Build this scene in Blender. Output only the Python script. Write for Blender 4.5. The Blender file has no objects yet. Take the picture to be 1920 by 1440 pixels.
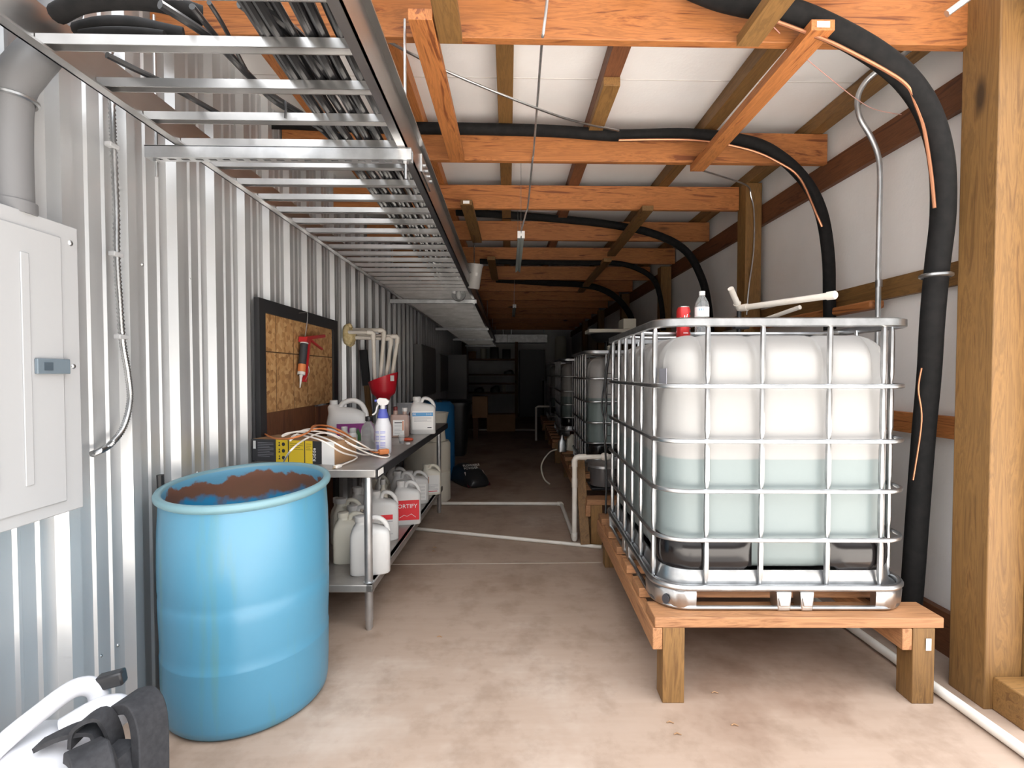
import bpy, math, random
from mathutils import Vector, Matrix, Euler
random.seed(7)
SC = bpy.context.scene
COL = SC.collection
PI = math.pi
# ------------------------------------------------------------------ camera
FPX = 940.0
PSI, PIT, CAMH = math.radians(1.35), math.radians(1.5), 1.3
CX, CY = 975.0, 700.0 + 940.0 * math.tan(math.radians(1.5))
cam_data = bpy.data.cameras.new('camera')
cam = bpy.data.objects.new('camera', cam_data)
COL.objects.link(cam)
SC.camera = cam
cam.location = (0, 0, CAMH)
cam.rotation_euler = (PI / 2 - PIT, 0, -PSI)
cam_data.sensor_width = 36.0
cam_data.lens = FPX / 1920 * 36
cam_data.shift_x = (960 - CX) / 1920
cam_data.shift_y = (CY - 720) / 1920
cam_data.clip_start = 0.05
# ------------------------------------------------------------------ light
world = bpy.data.worlds.new('world')
SC.world = world
world.use_nodes = True
bg = world.node_tree.nodes['Background']
_wn = world.node_tree.nodes
_tc = _wn.new('ShaderNodeTexCoord')
_sx = _wn.new('ShaderNodeSeparateXYZ')
_cr = _wn.new('ShaderNodeValToRGB')
_mp = _wn.new('ShaderNodeMapRange')
_mp.inputs[1].default_value = -1
_lk = world.node_tree.links.new
_lk(_tc.outputs['Generated'], _sx.inputs[0])
_lk(_sx.outputs[2], _mp.inputs[0])
_lk(_mp.outputs[0], _cr.inputs[0])
_el = _cr.color_ramp.elements
_el[0].position, _el[0].color = .0, (.10, .085, .07, 1)
_el[1].position, _el[1].color = 1.0, (.92, .96, 1.0, 1)
for _p, _c in ((.49, (.06, .055, .05, 1)), (.56, (.09, .09, .09, 1)), (.68, (.40, .41, .42, 1)), (.84, (.93, .95, .98, 1))):
    _e = _el.new(_p)
    _e.color = _c
_lk(_cr.outputs[0], bg.inputs[0])
bg.inputs[1].default_value = 6.2
sun_data = bpy.data.lights.new('daylight_sun', 'SUN')
sun_data.energy = 23.0
sun_data.angle = math.radians(3)
sun_data.color = (1.0, 0.97, 0.93)
sun = bpy.data.objects.new('daylight_sun', sun_data)
COL.objects.link(sun)
sun.rotation_euler = Vector((-0.12, -0.32, -0.94)).to_track_quat('-Z', 'Y').to_euler()
sun.location = (3, -5, 5)
vs = SC.view_settings
vs.view_transform = 'Standard'
vs.look = 'None'
vs.gamma = 1
vs.use_curve_mapping = False
vs.exposure = 0.0

# ------------------------------------------------------------------ helpers
_F = Vector((math.sin(PSI) * math.cos(PIT), math.cos(PSI) * math.cos(PIT), -math.sin(PIT)))
_R = Vector((math.cos(PSI), -math.sin(PSI), 0))
_U = _R.cross(_F)


def W(px, py, x=None, y=None, z=None):
    """point seen at a photo position, on the real plane x=, y= or z= of the place"""
    d = _F + _R * ((px - CX) / FPX) - _U * ((py - CY) / FPX)
    t = x / d.x if x is not None else y / d.y if y is not None else (z - CAMH) / d.z
    return Vector((0, 0, CAMH)) + d * t


class MB:
    def __init__(s):
        s.v, s.f, s.m = [], [], []

    def add(s, vs_, fs, mi=0):
        b = len(s.v)
        s.v += [Vector(p) for p in vs_]
        s.f += [tuple(b + i for i in f) for f in fs]
        s.m += [mi] * len(fs)
        return s

    def box(s, x0, x1, y0, y1, z0, z1, M=None, mi=0):
        P = [Vector((x, y, z)) for z in (z0, z1) for y in (y0, y1) for x in (x0, x1)]
        if M is not None:
            P = [M @ p for p in P]
        return s.add(P, [(0, 2, 3, 1), (4, 5, 7, 6), (0, 1, 5, 4), (2, 6, 7, 3), (0, 4, 6, 2), (1, 3, 7, 5)], mi)

    def bar(s, p, q, w, h, mi=0, roll=0):
        """board from p to q, w across, h up"""
        p, q = Vector(p), Vector(q)
        d = (q - p)
        L = d.length
        d.normalize()
        up = Vector((0, 0, 1)) if abs(d.z) < .95 else Vector((0, 1, 0))
        r = d.cross(up).normalized()
        u = r.cross(d)
        if roll:
            r, u = r * math.cos(roll) + u * math.sin(roll), u * math.cos(roll) - r * math.sin(roll)
        M = Matrix((r, d, u)).transposed().to_4x4()
        M.translation = p
        return s.box(-w / 2, w / 2, 0, L, -h / 2, h / 2, M, mi)

    def tube(s, pts, r, seg=10, closed=False, caps=True, flat=1.0, mi=0):
        pts = [Vector(p) for p in pts]
        n = len(pts)
        rad = r if isinstance(r, (list, tuple)) else [r] * n
        T = []
        for i in range(n):
            a = pts[(i - 1) % n] if (closed or i > 0) else pts[i]
            b = pts[(i + 1) % n] if (closed or i < n - 1) else pts[i]
            T.append((b - a).normalized())
        u = T[0].orthogonal().normalized()
        if abs(T[0].z) < .9:
            u = Vector((0, 0, 1)) - T[0] * T[0].z
            u.normalize()
        vs_, fs = [], []
        for i in range(n):
            u = (u - T[i] * u.dot(T[i])).normalized()
            w = T[i].cross(u)
            for k in range(seg):
                a = 2 * PI * k / seg
                vs_.append(pts[i] + u * (math.cos(a) * rad[i]) + w * (math.sin(a) * rad[i] * flat))
        for i in range(n if closed else n - 1):
            j = (i + 1) % n
            for k in range(seg):
                l = (k + 1) % seg
                fs.append((i * seg + k, i * seg + l, j * seg + l, j * seg + k))
        if caps and not closed:
            fs.append(tuple(range(seg))[::-1])
            fs.append(tuple((n - 1) * seg + k for k in range(seg)))
        return s.add(vs_, fs, mi)

    def lathe(s, prof, c=(0, 0, 0), seg=32, M=None, mi=0, capb=True, capt=True, sx=1, sy=1):
        c = Vector(c)
        vs_, fs = [], []
        for r, z in prof:
            for k in range(seg):
                a = 2 * PI * k / seg
                p = Vector((r * math.cos(a) * sx, r * math.sin(a) * sy, z))
                vs_.append((M @ p if M is not None else p) + c)
        n = len(prof)
        for i in range(n - 1):
            for k in range(seg):
                l = (k + 1) % seg
                fs.append((i * seg + k, i * seg + l, (i + 1) * seg + l, (i + 1) * seg + k))
        if capb:
            fs.append(tuple(range(seg))[::-1])
        if capt:
            fs.append(tuple((n - 1) * seg + k for k in range(seg)))
        return s.add(vs_, fs, mi)

    def loft(s, secs, seg=40, M=None, mi=0):
        """secs: (z, hx, hy, power, cx, cy) superellipse sections"""
        vs_, fs = [], []
        for (z, hx, hy, pw, cx_, cy_) in secs:
            for k in range(seg):
                a = 2 * PI * k / seg + .0001
                ca, sa = math.cos(a), math.sin(a)
                p = Vector((cx_ + hx * math.copysign(abs(ca) ** (2 / pw), ca), cy_ + hy * math.copysign(abs(sa) ** (2 / pw), sa), z))
                vs_.append(M @ p if M is not None else p)
        n = len(secs)
        for i in range(n - 1):
            for k in range(seg):
                l = (k + 1) % seg
                fs.append((i * seg + k, i * seg + l, (i + 1) * seg + l, (i + 1) * seg + k))
        fs.append(tuple(range(seg))[::-1])
        fs.append(tuple((n - 1) * seg + k for k in range(seg)))
        return s.add(vs_, fs, mi)

    def prism(s, poly, axis, a0, a1, mi=0, M=None):
        """poly (u,v) extruded along axis x|y|z from a0 to a1"""
        def mk(u, v, a):
            return Vector((a, u, v)) if axis == 'x' else Vector((u, a, v)) if axis == 'y' else Vector((u, v, a))
        n = len(poly)
        P = [mk(u, v, a0) for u, v in poly] + [mk(u, v, a1) for u, v in poly]
        if M is not None:
            P = [M @ p for p in P]
        F = [tuple(range(n))[::-1], tuple(range(n, 2 * n))] + [(i, (i + 1) % n, n + (i + 1) % n, n + i) for i in range(n)]
        return s.add(P, F, mi)

    def ribbon(s, pts, w, t, side=(1, 0, 0), mi=0):
        pts = [Vector(p) for p in pts]
        side = Vector(side).normalized()
        vs_, fs = [], []
        n = len(pts)
        for i in range(n):
            T = (pts[min(i + 1, n - 1)] - pts[max(i - 1, 0)]).normalized()
            sd = (side - T * side.dot(T)).normalized()
            nn = T.cross(sd)
            for a, b in ((-1, -1), (1, -1), (1, 1), (-1, 1)):
                vs_.append(pts[i] + sd * a * w / 2 + nn * b * t / 2)
        for i in range(n - 1):
            for k in range(4):
                l = (k + 1) % 4
                fs.append((i * 4 + k, i * 4 + l, i * 4 + 4 + l, i * 4 + 4 + k))
        fs += [(3, 2, 1, 0), tuple(4 * (n - 1) + k for k in range(4))]
        return s.add(vs_, fs, mi)

    def build(s, name, mat, parent=None, bevel=0, world=False, angle=38, recalc=True):
        V = s.v
        loc = None
        if parent is not None and world:
            Mi = full(parent).inverted()
            V = [Mi @ p for p in V]
        elif parent is None:
            lo = Vector([min(p[i] for p in V) for i in range(3)])
            hi = Vector([max(p[i] for p in V) for i in range(3)])
            loc = Vector(((lo.x + hi.x) / 2, (lo.y + hi.y) / 2, lo.z))
            V = [p - loc for p in V]
        me = bpy.data.meshes.new(name)
        me.from_pydata([tuple(p) for p in V], [], s.f)
        mats = mat if isinstance(mat, (list, tuple)) else [mat]
        for m in mats:
            me.materials.append(m)
        for p, mi in zip(me.polygons, s.m):
            p.use_smooth = True
            p.material_index = mi
        if recalc:
            import bmesh
            b = bmesh.new()
            b.from_mesh(me)
            bmesh.ops.recalc_face_normals(b, faces=b.faces)
            b.to_mesh(me)
            b.free()
        me.set_sharp_from_angle(angle=math.radians(angle))
        o = bpy.data.objects.new(name, me)
        COL.objects.link(o)
        if parent is not None:
            o.parent = parent
        else:
            o.location = loc
        if bevel:
            md = o.modifiers.new('bevel', 'BEVEL')
            md.width = bevel
            md.segments = 2
            md.limit_method = 'ANGLE'
            md.angle_limit = math.radians(50)
        return o


def local(o):
    return Matrix.LocRotScale(o.location, o.rotation_euler, o.scale)


def full(o):
    M = local(o)
    while o.parent is not None:
        o = o.parent
        M = local(o) @ M
    return M


def tag(o, label, cat=None, group=None, kind=None):
    o['label'] = label
    if cat:
        o['category'] = cat
    if group:
        o['group'] = group
    if kind:
        o['kind'] = kind
    return o


def thing(name, label, cat, loc=(0, 0, 0), rz=0, group=None, rot=None):
    o = bpy.data.objects.new(name, None)
    o.empty_display_size = .1
    COL.objects.link(o)
    o.location = loc
    o.rotation_euler = rot if rot else (0, 0, rz)
    return tag(o, label, cat, group)


def copy_tree(o, parent=None):
    c = o.copy()
    COL.objects.link(c)
    if parent is not None:
        c.parent = parent
    for ch in KIDS(o):
        copy_tree(ch, c)
    return c


def KIDS(o):
    return [x for x in bpy.data.objects if x.parent == o]


def struct(o, label):
    o['kind'] = 'structure'
    o['label'] = label
    return o


def sm(pts, n=8, closed=False):
    """smooth path through points (Catmull-Rom)"""
    P = [Vector(p) for p in pts]
    out = []
    N = len(P)
    rng = range(N if closed else N - 1)
    for i in rng:
        p0 = P[(i - 1) % N] if closed or i > 0 else P[i]
        p1, p2 = P[i], P[(i + 1) % N]
        p3 = P[(i + 2) % N] if closed or i < N - 2 else P[(i + 1) % N]
        for k in range(n):
            t = k / n
            out.append(.5 * ((2 * p1) + (p2 - p0) * t + (2 * p0 - 5 * p1 + 4 * p2 - p3) * t * t + (3 * p1 - p0 - 3 * p2 + p3) * t ** 3))
    if not closed:
        out.append(P[-1])
    return out


def rrect(hx, hy, r, z=0, n=6, div=1, cx=0, cy=0):
    """rounded rectangle outline, returns (point, normal)"""
    out = []
    cs = [(hx - r, hy - r, 0), (-hx + r, hy - r, 90), (-hx + r, -hy + r, 180), (hx - r, -hy + r, 270)]
    for i, (x, y, a0) in enumerate(cs):
        for k in range(n + 1):
            a = math.radians(a0 + 90 * k / n)
            out.append((Vector((cx + x + r * math.cos(a), cy + y + r * math.sin(a), z)), Vector((math.cos(a), math.sin(a), 0))))
        nx, ny, _ = cs[(i + 1) % 4]
        a = math.radians(a0 + 90)
        p0 = Vector((cx + x + r * math.cos(a), cy + y + r * math.sin(a), z))
        p1 = Vector((cx + nx + r * math.cos(a), cy + ny + r * math.sin(a), z))
        for k in range(1, div):
            out.append((p0.lerp(p1, k / div), Vector((math.cos(a), math.sin(a), 0))))
    return out


def text(name, s_, size, mat, parent, M, align='LEFT', ext=.0004):
    cu = bpy.data.curves.new(name, 'FONT')
    cu.body = s_
    cu.size = size
    cu.extrude = ext
    cu.resolution_u = 2
    cu.align_x = align
    ob = bpy.data.objects.new(name, cu)
    me = bpy.data.meshes.new_from_object(ob)
    bpy.data.objects.remove(ob)
    me.transform(M)
    me.materials.clear()
    me.materials.append(mat)
    o = bpy.data.objects.new(name, me)
    COL.objects.link(o)
    o.parent = parent
    return o


def facing(origin, right, up):
    r, u = Vector(right).normalized(), Vector(up).normalized()
    n = r.cross(u)
    M = Matrix((r, u, n)).transposed().to_4x4()
    M.translation = Vector(origin)
    return M


# ------------------------------------------------------------------ materials
def mat(name, col, rough=.5, metal=0, **k):
    m = bpy.data.materials.new(name)
    m.use_nodes = True
    b = m.node_tree.nodes['Principled BSDF']
    b.inputs['Base Color'].default_value = (*col, 1)
    b.inputs['Roughness'].default_value = rough
    b.inputs['Metallic'].default_value = metal
    for kk, v in k.items():
        b.inputs[kk.replace('_', ' ')].default_value = v
    return m


def N(m, t, **k):
    n = m.node_tree.nodes.new(t)
    for a, v in k.items():
        setattr(n, a, v)
    return n


def L(m, a, b):
    m.node_tree.links.new(a, b)


def ramp(m, fac, stops):
    r = N(m, 'ShaderNodeValToRGB')
    e = r.color_ramp.elements
    while len(e) < len(stops):
        e.new(.5)
    for i, (p, c) in enumerate(stops):
        e[i].position = p
        e[i].color = (*c, 1)
    L(m, fac, r.inputs[0])
    return r.outputs[0]


def coords(m, scale=(1, 1, 1), rnd=True):
    tc = N(m, 'ShaderNodeTexCoord')
    mp = N(m, 'ShaderNodeMapping')
    mp.inputs['Scale'].default_value = scale
    if rnd:
        oi = N(m, 'ShaderNodeObjectInfo')
        ad = N(m, 'ShaderNodeVectorMath', operation='MULTIPLY_ADD')
        cmb = N(m, 'ShaderNodeCombineXYZ')
        for i in range(3):
            L(m, oi.outputs['Random'], cmb.inputs[i])
        L(m, cmb.outputs[0], ad.inputs[0])
        ad.inputs[1].default_value = (7.3, 5.1, 9.7)
        L(m, tc.outputs['Object'], ad.inputs[2])
        L(m, ad.outputs[0], mp.inputs[0])
    else:
        L(m, tc.outputs['Object'], mp.inputs[0])
    return mp.outputs[0]


def noise(m, vec, scale, detail=4, rough=.55):
    n = N(m, 'ShaderNodeTexNoise')
    n.inputs['Scale'].default_value = scale
    n.inputs['Detail'].default_value = detail
    n.inputs['Roughness'].default_value = rough
    L(m, vec, n.inputs['Vector'])
    return n.outputs['Fac']


def bump(m, fac, strength, dist=.01):
    b = N(m, 'ShaderNodeBump')
    b.inputs['Strength'].default_value = strength
    b.inputs['Distance'].default_value = dist
    L(m, fac, b.inputs['Height'])
    L(m, b.outputs[0], m.node_tree.nodes['Principled BSDF'].inputs['Normal'])


def mottled(name, c0, c1, scale=4, rough=.5, metal=0, st=(1, 1, 1), bmp=0, **k):
    m = mat(name, c0, rough, metal, **k)
    f = noise(m, coords(m, st), scale)
    L(m, ramp(m, f, [(.35, c0), (.65, c1)]), m.node_tree.nodes['Principled BSDF'].inputs['Base Color'])
    if bmp:
        bump(m, f, bmp)
    return m


def wood(name, c_light, c_dark, axis, c_knot=None, rough=.6):
    m = mat(name, c_light, rough)
    st = {'x': (.7, 9, 9), 'y': (9, .7, 9), 'z': (9, 9, .7)}[axis]
    v = coords(m, st)
    w = N(m, 'ShaderNodeTexNoise')
    w.inputs['Scale'].default_value = 2.2
    w.inputs['Detail'].default_value = 6
    w.inputs['Roughness'].default_value = .6
    w.inputs['Distortion'].default_value = 1.6
    L(m, v, w.inputs['Vector'])
    c = ramp(m, w.outputs['Fac'], [(.34, c_dark), (.43, c_light), (.49, tuple(x * .68 for x in c_light)), (.54, c_light), (.60, tuple(x * .8 for x in c_light)), (.66, c_dark)])
    # knots
    v2 = coords(m, {'x': (1.3, 4, 4), 'y': (4, 1.3, 4), 'z': (4, 4, 1.3)}[axis])
    vo = N(m, 'ShaderNodeTexVoronoi')
    vo.inputs['Scale'].default_value = 1.1
    L(m, v2, vo.inputs['Vector'])
    kr = ramp(m, vo.outputs['Distance'], [(.06, (1, 1, 1)), (.14, (0, 0, 0))])
    mx = N(m, 'ShaderNodeMix', data_type='RGBA')
    L(m, kr, mx.inputs[0])
    L(m, c, mx.inputs[6])
    mx.inputs[7].default_value = (*(c_knot or tuple(x * .35 for x in c_dark)), 1)
    # tone per board
    oi = N(m, 'ShaderNodeObjectInfo')
    hsv = N(m, 'ShaderNodeHueSaturation')
    mr = N(m, 'ShaderNodeMapRange')
    mr.inputs[3].default_value = .82
    mr.inputs[4].default_value = 1.12
    L(m, oi.outputs['Random'], mr.inputs[0])
    L(m, mr.outputs[0], hsv.inputs['Value'])
    L(m, mx.outputs[2], hsv.inputs['Color'])
    L(m, hsv.outputs[0], m.node_tree.nodes['Principled BSDF'].inputs['Base Color'])
    bump(m, w.outputs['Fac'], .25, .004)
    return m


M = {}
RED_L, RED_D = (.45, .165, .047), (.17, .048, .013)
YEL_L, YEL_D = (.235, .120, .036), (.135, .064, .018)
DRK_L, DRK_D = (.19, .07, .028), (.09, .03, .014)
for ax in 'xyz':
    M['red_' + ax] = wood('reddish_lumber_' + ax, RED_L, RED_D, ax)
    M['yel_' + ax] = wood('yellow_lumber_' + ax, YEL_L, YEL_D, ax)
    M['std_' + ax] = wood('platform_lumber_' + ax, (.42, .20, .088), (.24, .10, .04), ax)
    M['drk_' + ax] = wood('dark_lumber_' + ax, DRK_L, DRK_D, ax)
M['galv'] = mottled('galvanized_steel', (.42, .425, .43), (.56, .565, .57), 14, .33, 1.0)
M['galv2'] = mottled('dull_galvanized_steel', (.48, .49, .50), (.66, .67, .68), 9, .42, .9)
M['alu'] = mottled('aluminium', (.44, .43, .42), (.58, .57, .56), 5, .34, 1.0, (1, .2, 1))
M['wallm'] = mottled('ribbed_wall_steel', (.55, .56, .57), (.63, .64, .65), 3, .36, .58, (1, 1, .25))
M['white'] = mat('white_plastic', (.62, .61, .595), .35)
M['cream'] = mat('cream_plastic', (.74, .70, .60), .4)
M['pvc'] = mottled('white_pvc', (.78, .74, .68), (.70, .64, .56), 6, .4)
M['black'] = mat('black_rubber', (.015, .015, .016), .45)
M['foam'] = mottled('black_foam_sleeve', (.005, .005, .005), (.010, .009, .009), 30, .85, Specular_IOR_Level=.25)
M['blackm'] = mat('black_plastic', (.02, .02, .022), .35)
M['copper'] = mat('copper', (.45, .20, .11), .4, .8)
M['cableb'] = mat('black_cable', (.012, .012, .013), .35)
M['panel'] = mat('grey_painted_steel', (.40, .405, .415), .42)
M['latch'] = mat('blue_grey_plastic', (.13, .165, .195), .45)
M['pvcgrey'] = mat('grey_pvc', (.16, .16, .165), .5)
M['red'] = mat('red_plastic', (.60, .015, .03), .35)
M['redpaint'] = mat('red_painted_steel', (.42, .018, .022), .35)
M['orange'] = mat('orange_rubber', (.62, .20, .06), .5)
M['whitecord'] = mat('white_rubber_cord', (.82, .76, .70), .5)
M['bluepl'] = mat('blue_plastic', (.08, .10, .42), .4)
M['yellow'] = mat('yellow_print', (.78, .56, .03), .5)
M['kraft'] = mottled('brown_cardboard', (.30, .17, .085), (.36, .21, .11), 5, .8)
M['label'] = mat('white_paper_label', (.80, .79, .77), .6)
M['ink'] = mat('dark_ink', (.03, .03, .035), .6)
M['inkgrey'] = mat('grey_ink', (.25, .25, .28), .6)
M['inkblue'] = mat('blue_ink', (.10, .32, .60), .5)
M['inkpurple'] = mat('purple_ink', (.20, .02, .16), .5)
M['inkred'] = mat('red_ink', (.70, .02, .03), .5)
M['steeltop'] = mottled('worn_steel_top', (.33, .30, .28), (.44, .42, .40), 6, .38, .7)
M['concrete_rim'] = mat('trim_black', (.02, .02, .022), .5)
M['foamy'] = mottled('yellow_spray_foam', (.72, .60, .34), (.55, .42, .2), 30, .8, bmp=.8)
M['cloth'] = mottled('black_webbing', (.018, .018, .021), (.03, .03, .034), 60, .85)
M['darkgrey'] = mat('dark_grey_metal', (.10, .10, .105), .5, .3)
M['greybox'] = mat('grey_electrical_enclosure', (.30, .30, .30), .45)


def glass(name, col, rough=.03, ior=1.10):
    m = mat(name, col, rough, 0, Transmission_Weight=.86, IOR=ior)
    return m


M['clear'] = glass('clear_plastic', (.93, .95, .95))
M['frost'] = mat('frosted_plastic', (.62, .60, .58), .4, 0, Transmission_Weight=.35)

# floor
m = M['floor'] = mat('concrete_floor', (.4, .33, .28), .55)
v = coords(m, (1, 1, 1), False)
f1 = noise(m, v, .8, 6, .6)
f2 = noise(m, v, 6, 6, .65)
f3 = noise(m, coords(m, (1, 9, 1), False), 3, 4)
c1 = ramp(m, f1, [(.36, (.27, .18, .130)), (.46, (.38, .28, .215)), (.56, (.40, .30, .235)), (.66, (.50, .41, .345))])
c2 = ramp(m, f2, [(.32, (.66, .62, .58)), (.52, (1, 1, 1)), (.75, (1.0, 1.0, 1.0))])
mx = N(m, 'ShaderNodeMix', data_type='RGBA', blend_type='MULTIPLY')
mx.inputs[0].default_value = .6
L(m, c1, mx.inputs[6])
L(m, c2, mx.inputs[7])
c3 = ramp(m, f3, [(.35, (.9, .88, .86)), (.6, (1, 1, 1))])
mx2 = N(m, 'ShaderNodeMix', data_type='RGBA', blend_type='MULTIPLY')
mx2.inputs[0].default_value = .5
L(m, mx.outputs[2], mx2.inputs[6])
L(m, c3, mx2.inputs[7])
L(m, mx2.outputs[2], m.node_tree.nodes['Principled BSDF'].inputs['Base Color'])
bump(m, f2, .15, .004)

# white insulation facing
m = M['insul'] = mat('white_insulation_facing', (.86, .83, .81), .55)
f = noise(m, coords(m, (1, 1, 1), False), 1.3, 5)
L(m, ramp(m, f, [(.35, (.82, .785, .76)), (.65, (.90, .88, .865))]), m.node_tree.nodes['Principled BSDF'].inputs['Base Color'])
bump(m, noise(m, coords(m, (1, 1, 1), False), 55, 2), .25, .004)

# osb
m = M['osb'] = mat('strand_board', (.5, .3, .13), .65)
vo = N(m, 'ShaderNodeTexVoronoi')
vo.inputs['Scale'].default_value = 48
L(m, coords(m, (1, .8, .8)), vo.inputs['Vector'])
nn = noise(m, coords(m), 4)
mm = N(m, 'ShaderNodeMix', data_type='FLOAT')
mm.inputs[0].default_value = .25
L(m, vo.outputs['Color'], mm.inputs[2])
L(m, nn, mm.inputs[3])
L(m, ramp(m, mm.outputs[0], [(.2, (.30, .145, .05)), (.5, (.50, .27, .105)), (.8, (.60, .37, .17))]), m.node_tree.nodes['Principled BSDF'].inputs['Base Color'])


def streaky(name, base, dirt, amount=.5, rough=.4):
    m = mat(name, base, rough)
    f = noise(m, coords(m, (6, 6, .5), False), 2.0, 5)
    L(m, ramp(m, f, [(amount, base), (amount + .16, dirt)]), m.node_tree.nodes['Principled BSDF'].inputs['Base Color'])
    return m


M['barrel'] = streaky('blue_barrel_plastic', (.075, .245, .37), (.10, .24, .24), .58, .30)
m = M['barrel_in'] = mat('stained_barrel_inside', (.06, .25, .42), .55)
tc = N(m, 'ShaderNodeTexCoord')
sx = N(m, 'ShaderNodeSeparateXYZ')
L(m, tc.outputs['Object'], sx.inputs[0])
nz = noise(m, coords(m, (1, 1, 1), False), 7, 5)
ad = N(m, 'ShaderNodeMath', operation='MULTIPLY_ADD')
L(m, nz, ad.inputs[0])
ad.inputs[1].default_value = .22
L(m, sx.outputs[2], ad.inputs[2])
L(m, ramp(m, ad.outputs[0], [(.84, (.02, .22, .42)), (.87, (.17, .08, .045)), (.945, (.20, .085, .05)), (.955, (.12, .32, .46))]), m.node_tree.nodes['Principled BSDF'].inputs['Base Color'])


def tank_mat(name, level, tint=(.50, .61, .60)):
    m = mat(name, (.315, .306, .296), .42, 0, Subsurface_Weight=.05)
    b = m.node_tree.nodes['Principled BSDF']
    b.inputs['Subsurface Radius'].default_value = (.1, .1, .1)
    tc = N(m, 'ShaderNodeTexCoord')
    sx = N(m, 'ShaderNodeSeparateXYZ')
    L(m, tc.outputs['Object'], sx.inputs[0])
    L(m, ramp(m, sx.outputs[2], [(level - .002, tint), (level + .002, (.315, .306, .296))]), b.inputs['Base Color'])
    return m


# ------------------------------------------------------------------ the shell
YB = 16.2
XL = -1.42
XR = 2.05
ZC = 2.89
struct(MB().box(-2.2, 3.2, 1.2, YB, -.12, 0).build('floor', M['floor']), 'tan concrete floor')
struct(MB().box(-6, 9, -9, 1.2, -.12, -.004).build('trim_2', mottled('pale_bounce_ground', (.62, .57, .52), (.70, .66, .61), 2, .8)), 'unseen ground outside the open end, made pale to bounce light inside')  # unseen ground split from the floor, made pale to bounce sunlight onto the ceiling
seam = mat('seam_tape', (.62, .58, .55), .5)
for _i, _y in enumerate((2.74, 4.55, 6.4, 8.2)):
    struct(MB().box(XL, XR, _y, _y + .006, ZC - .002, ZC + .001).build('trim_%d' % (3 + _i), seam), 'thin seam across the white ceiling facing')
struct(MB().box(XL - .1, XR + .1, 1.55, YB + .1, ZC, ZC + .08).build('ceiling', M['insul']), 'white insulation facing above the roof purlins')
struct(MB().box(XR, XR + .08, 1.9, YB, 0, ZC).build('wall_right', M['insul']), 'white insulation wall behind the wooden posts')
struct(MB().box(XL - .1, XR + .1, YB, YB + .1, 0, ZC).build('wall_back', M['insul']), 'far end wall in the dark')
# ribbed steel wall
pts = []
pitch = .273
y = 1.631 - pitch * 12
while y < YB:
    for dy, dx in ((-.040, 0), (-.024, .032), (.018, .032), (.034, 0), (.098, 0), (.106, .007), (.116, .007), (.124, 0), (.168, 0), (.176, .007), (.186, .007), (.194, 0)):
        pts.append((XL + dx, y + dy))
    y += pitch
wb = MB()
n = len(pts)
vs_ = [(x_, y_, 0) for x_, y_ in pts] + [(x_, y_, ZC) for x_, y_ in pts]
wb.add(vs_, [(i, i + 1, n + i + 1, n + i) for i in range(n - 1)])
bk = [(XL - .06, pts[0][1], 0), (XL - .06, pts[-1][1], 0), (XL - .06, pts[-1][1], ZC), (XL - .06, pts[0][1], ZC)]
wb.add(bk, [(0, 1, 2, 3)])
struct(wb.build('wall_left', M['wallm'], recalc=False, angle=12), 'ribbed galvanized steel wall on the left')
# floor joint
struct(MB().box(-1.40, .64, 3.392, 3.404, -.001, .0015).build('trim_1', mat('pale_joint_filler', (.5, .43, .36), .7)), 'pale joint line across the concrete floor')

# ------------------------------------------------------------------ timber
ORD = ['first', 'second', 'third', 'fourth', 'fifth', 'sixth', 'seventh', 'eighth', 'ninth', 'tenth', 'eleventh', 'twelfth', 'thirteenth', 'fourteenth', 'fifteenth', 'sixteenth']
beam_y = [2.0, 3.13, 4.03, 4.97, 6.0, 7.05] + [8.05 + 1.0 * i for i in range(8)]
for i, by in enumerate(beam_y):
    b = MB().box(XL + .04, 1.86 if i in (0, 2) else 2.0, by, by + .04, 2.612, 2.798).build('ceiling_beam', M['red_x'], bevel=.003)
    tag(b, 'reddish-brown crossbeam under the white ceiling, %s from the front' % ORD[i], 'beam', 'ceiling crossbeams')
for j, px_ in enumerate((-1.12, -.545, -.015, .525, 1.245, 1.93)):
    nm = ['by the steel wall above the cable tray', 'just right of the cable tray', 'yellowish, straight down the middle of the ceiling', 'dark, right of the middle of the ceiling', 'yellowish, above the right-hand braces', 'in the corner above the right wall'][j]
    mm_ = M['drk_y'] if j in (3,) else M['red_y'] if j in (0, 1) else M['yel_y']
    b = MB().box(px_ - .042, px_ + .042, 1.6, YB, 2.80, 2.885).build('roof_purlin', mm_, bevel=.002)
    tag(b, 'lengthwise roof purlin %s' % nm, 'beam', 'roof purlins')
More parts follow.
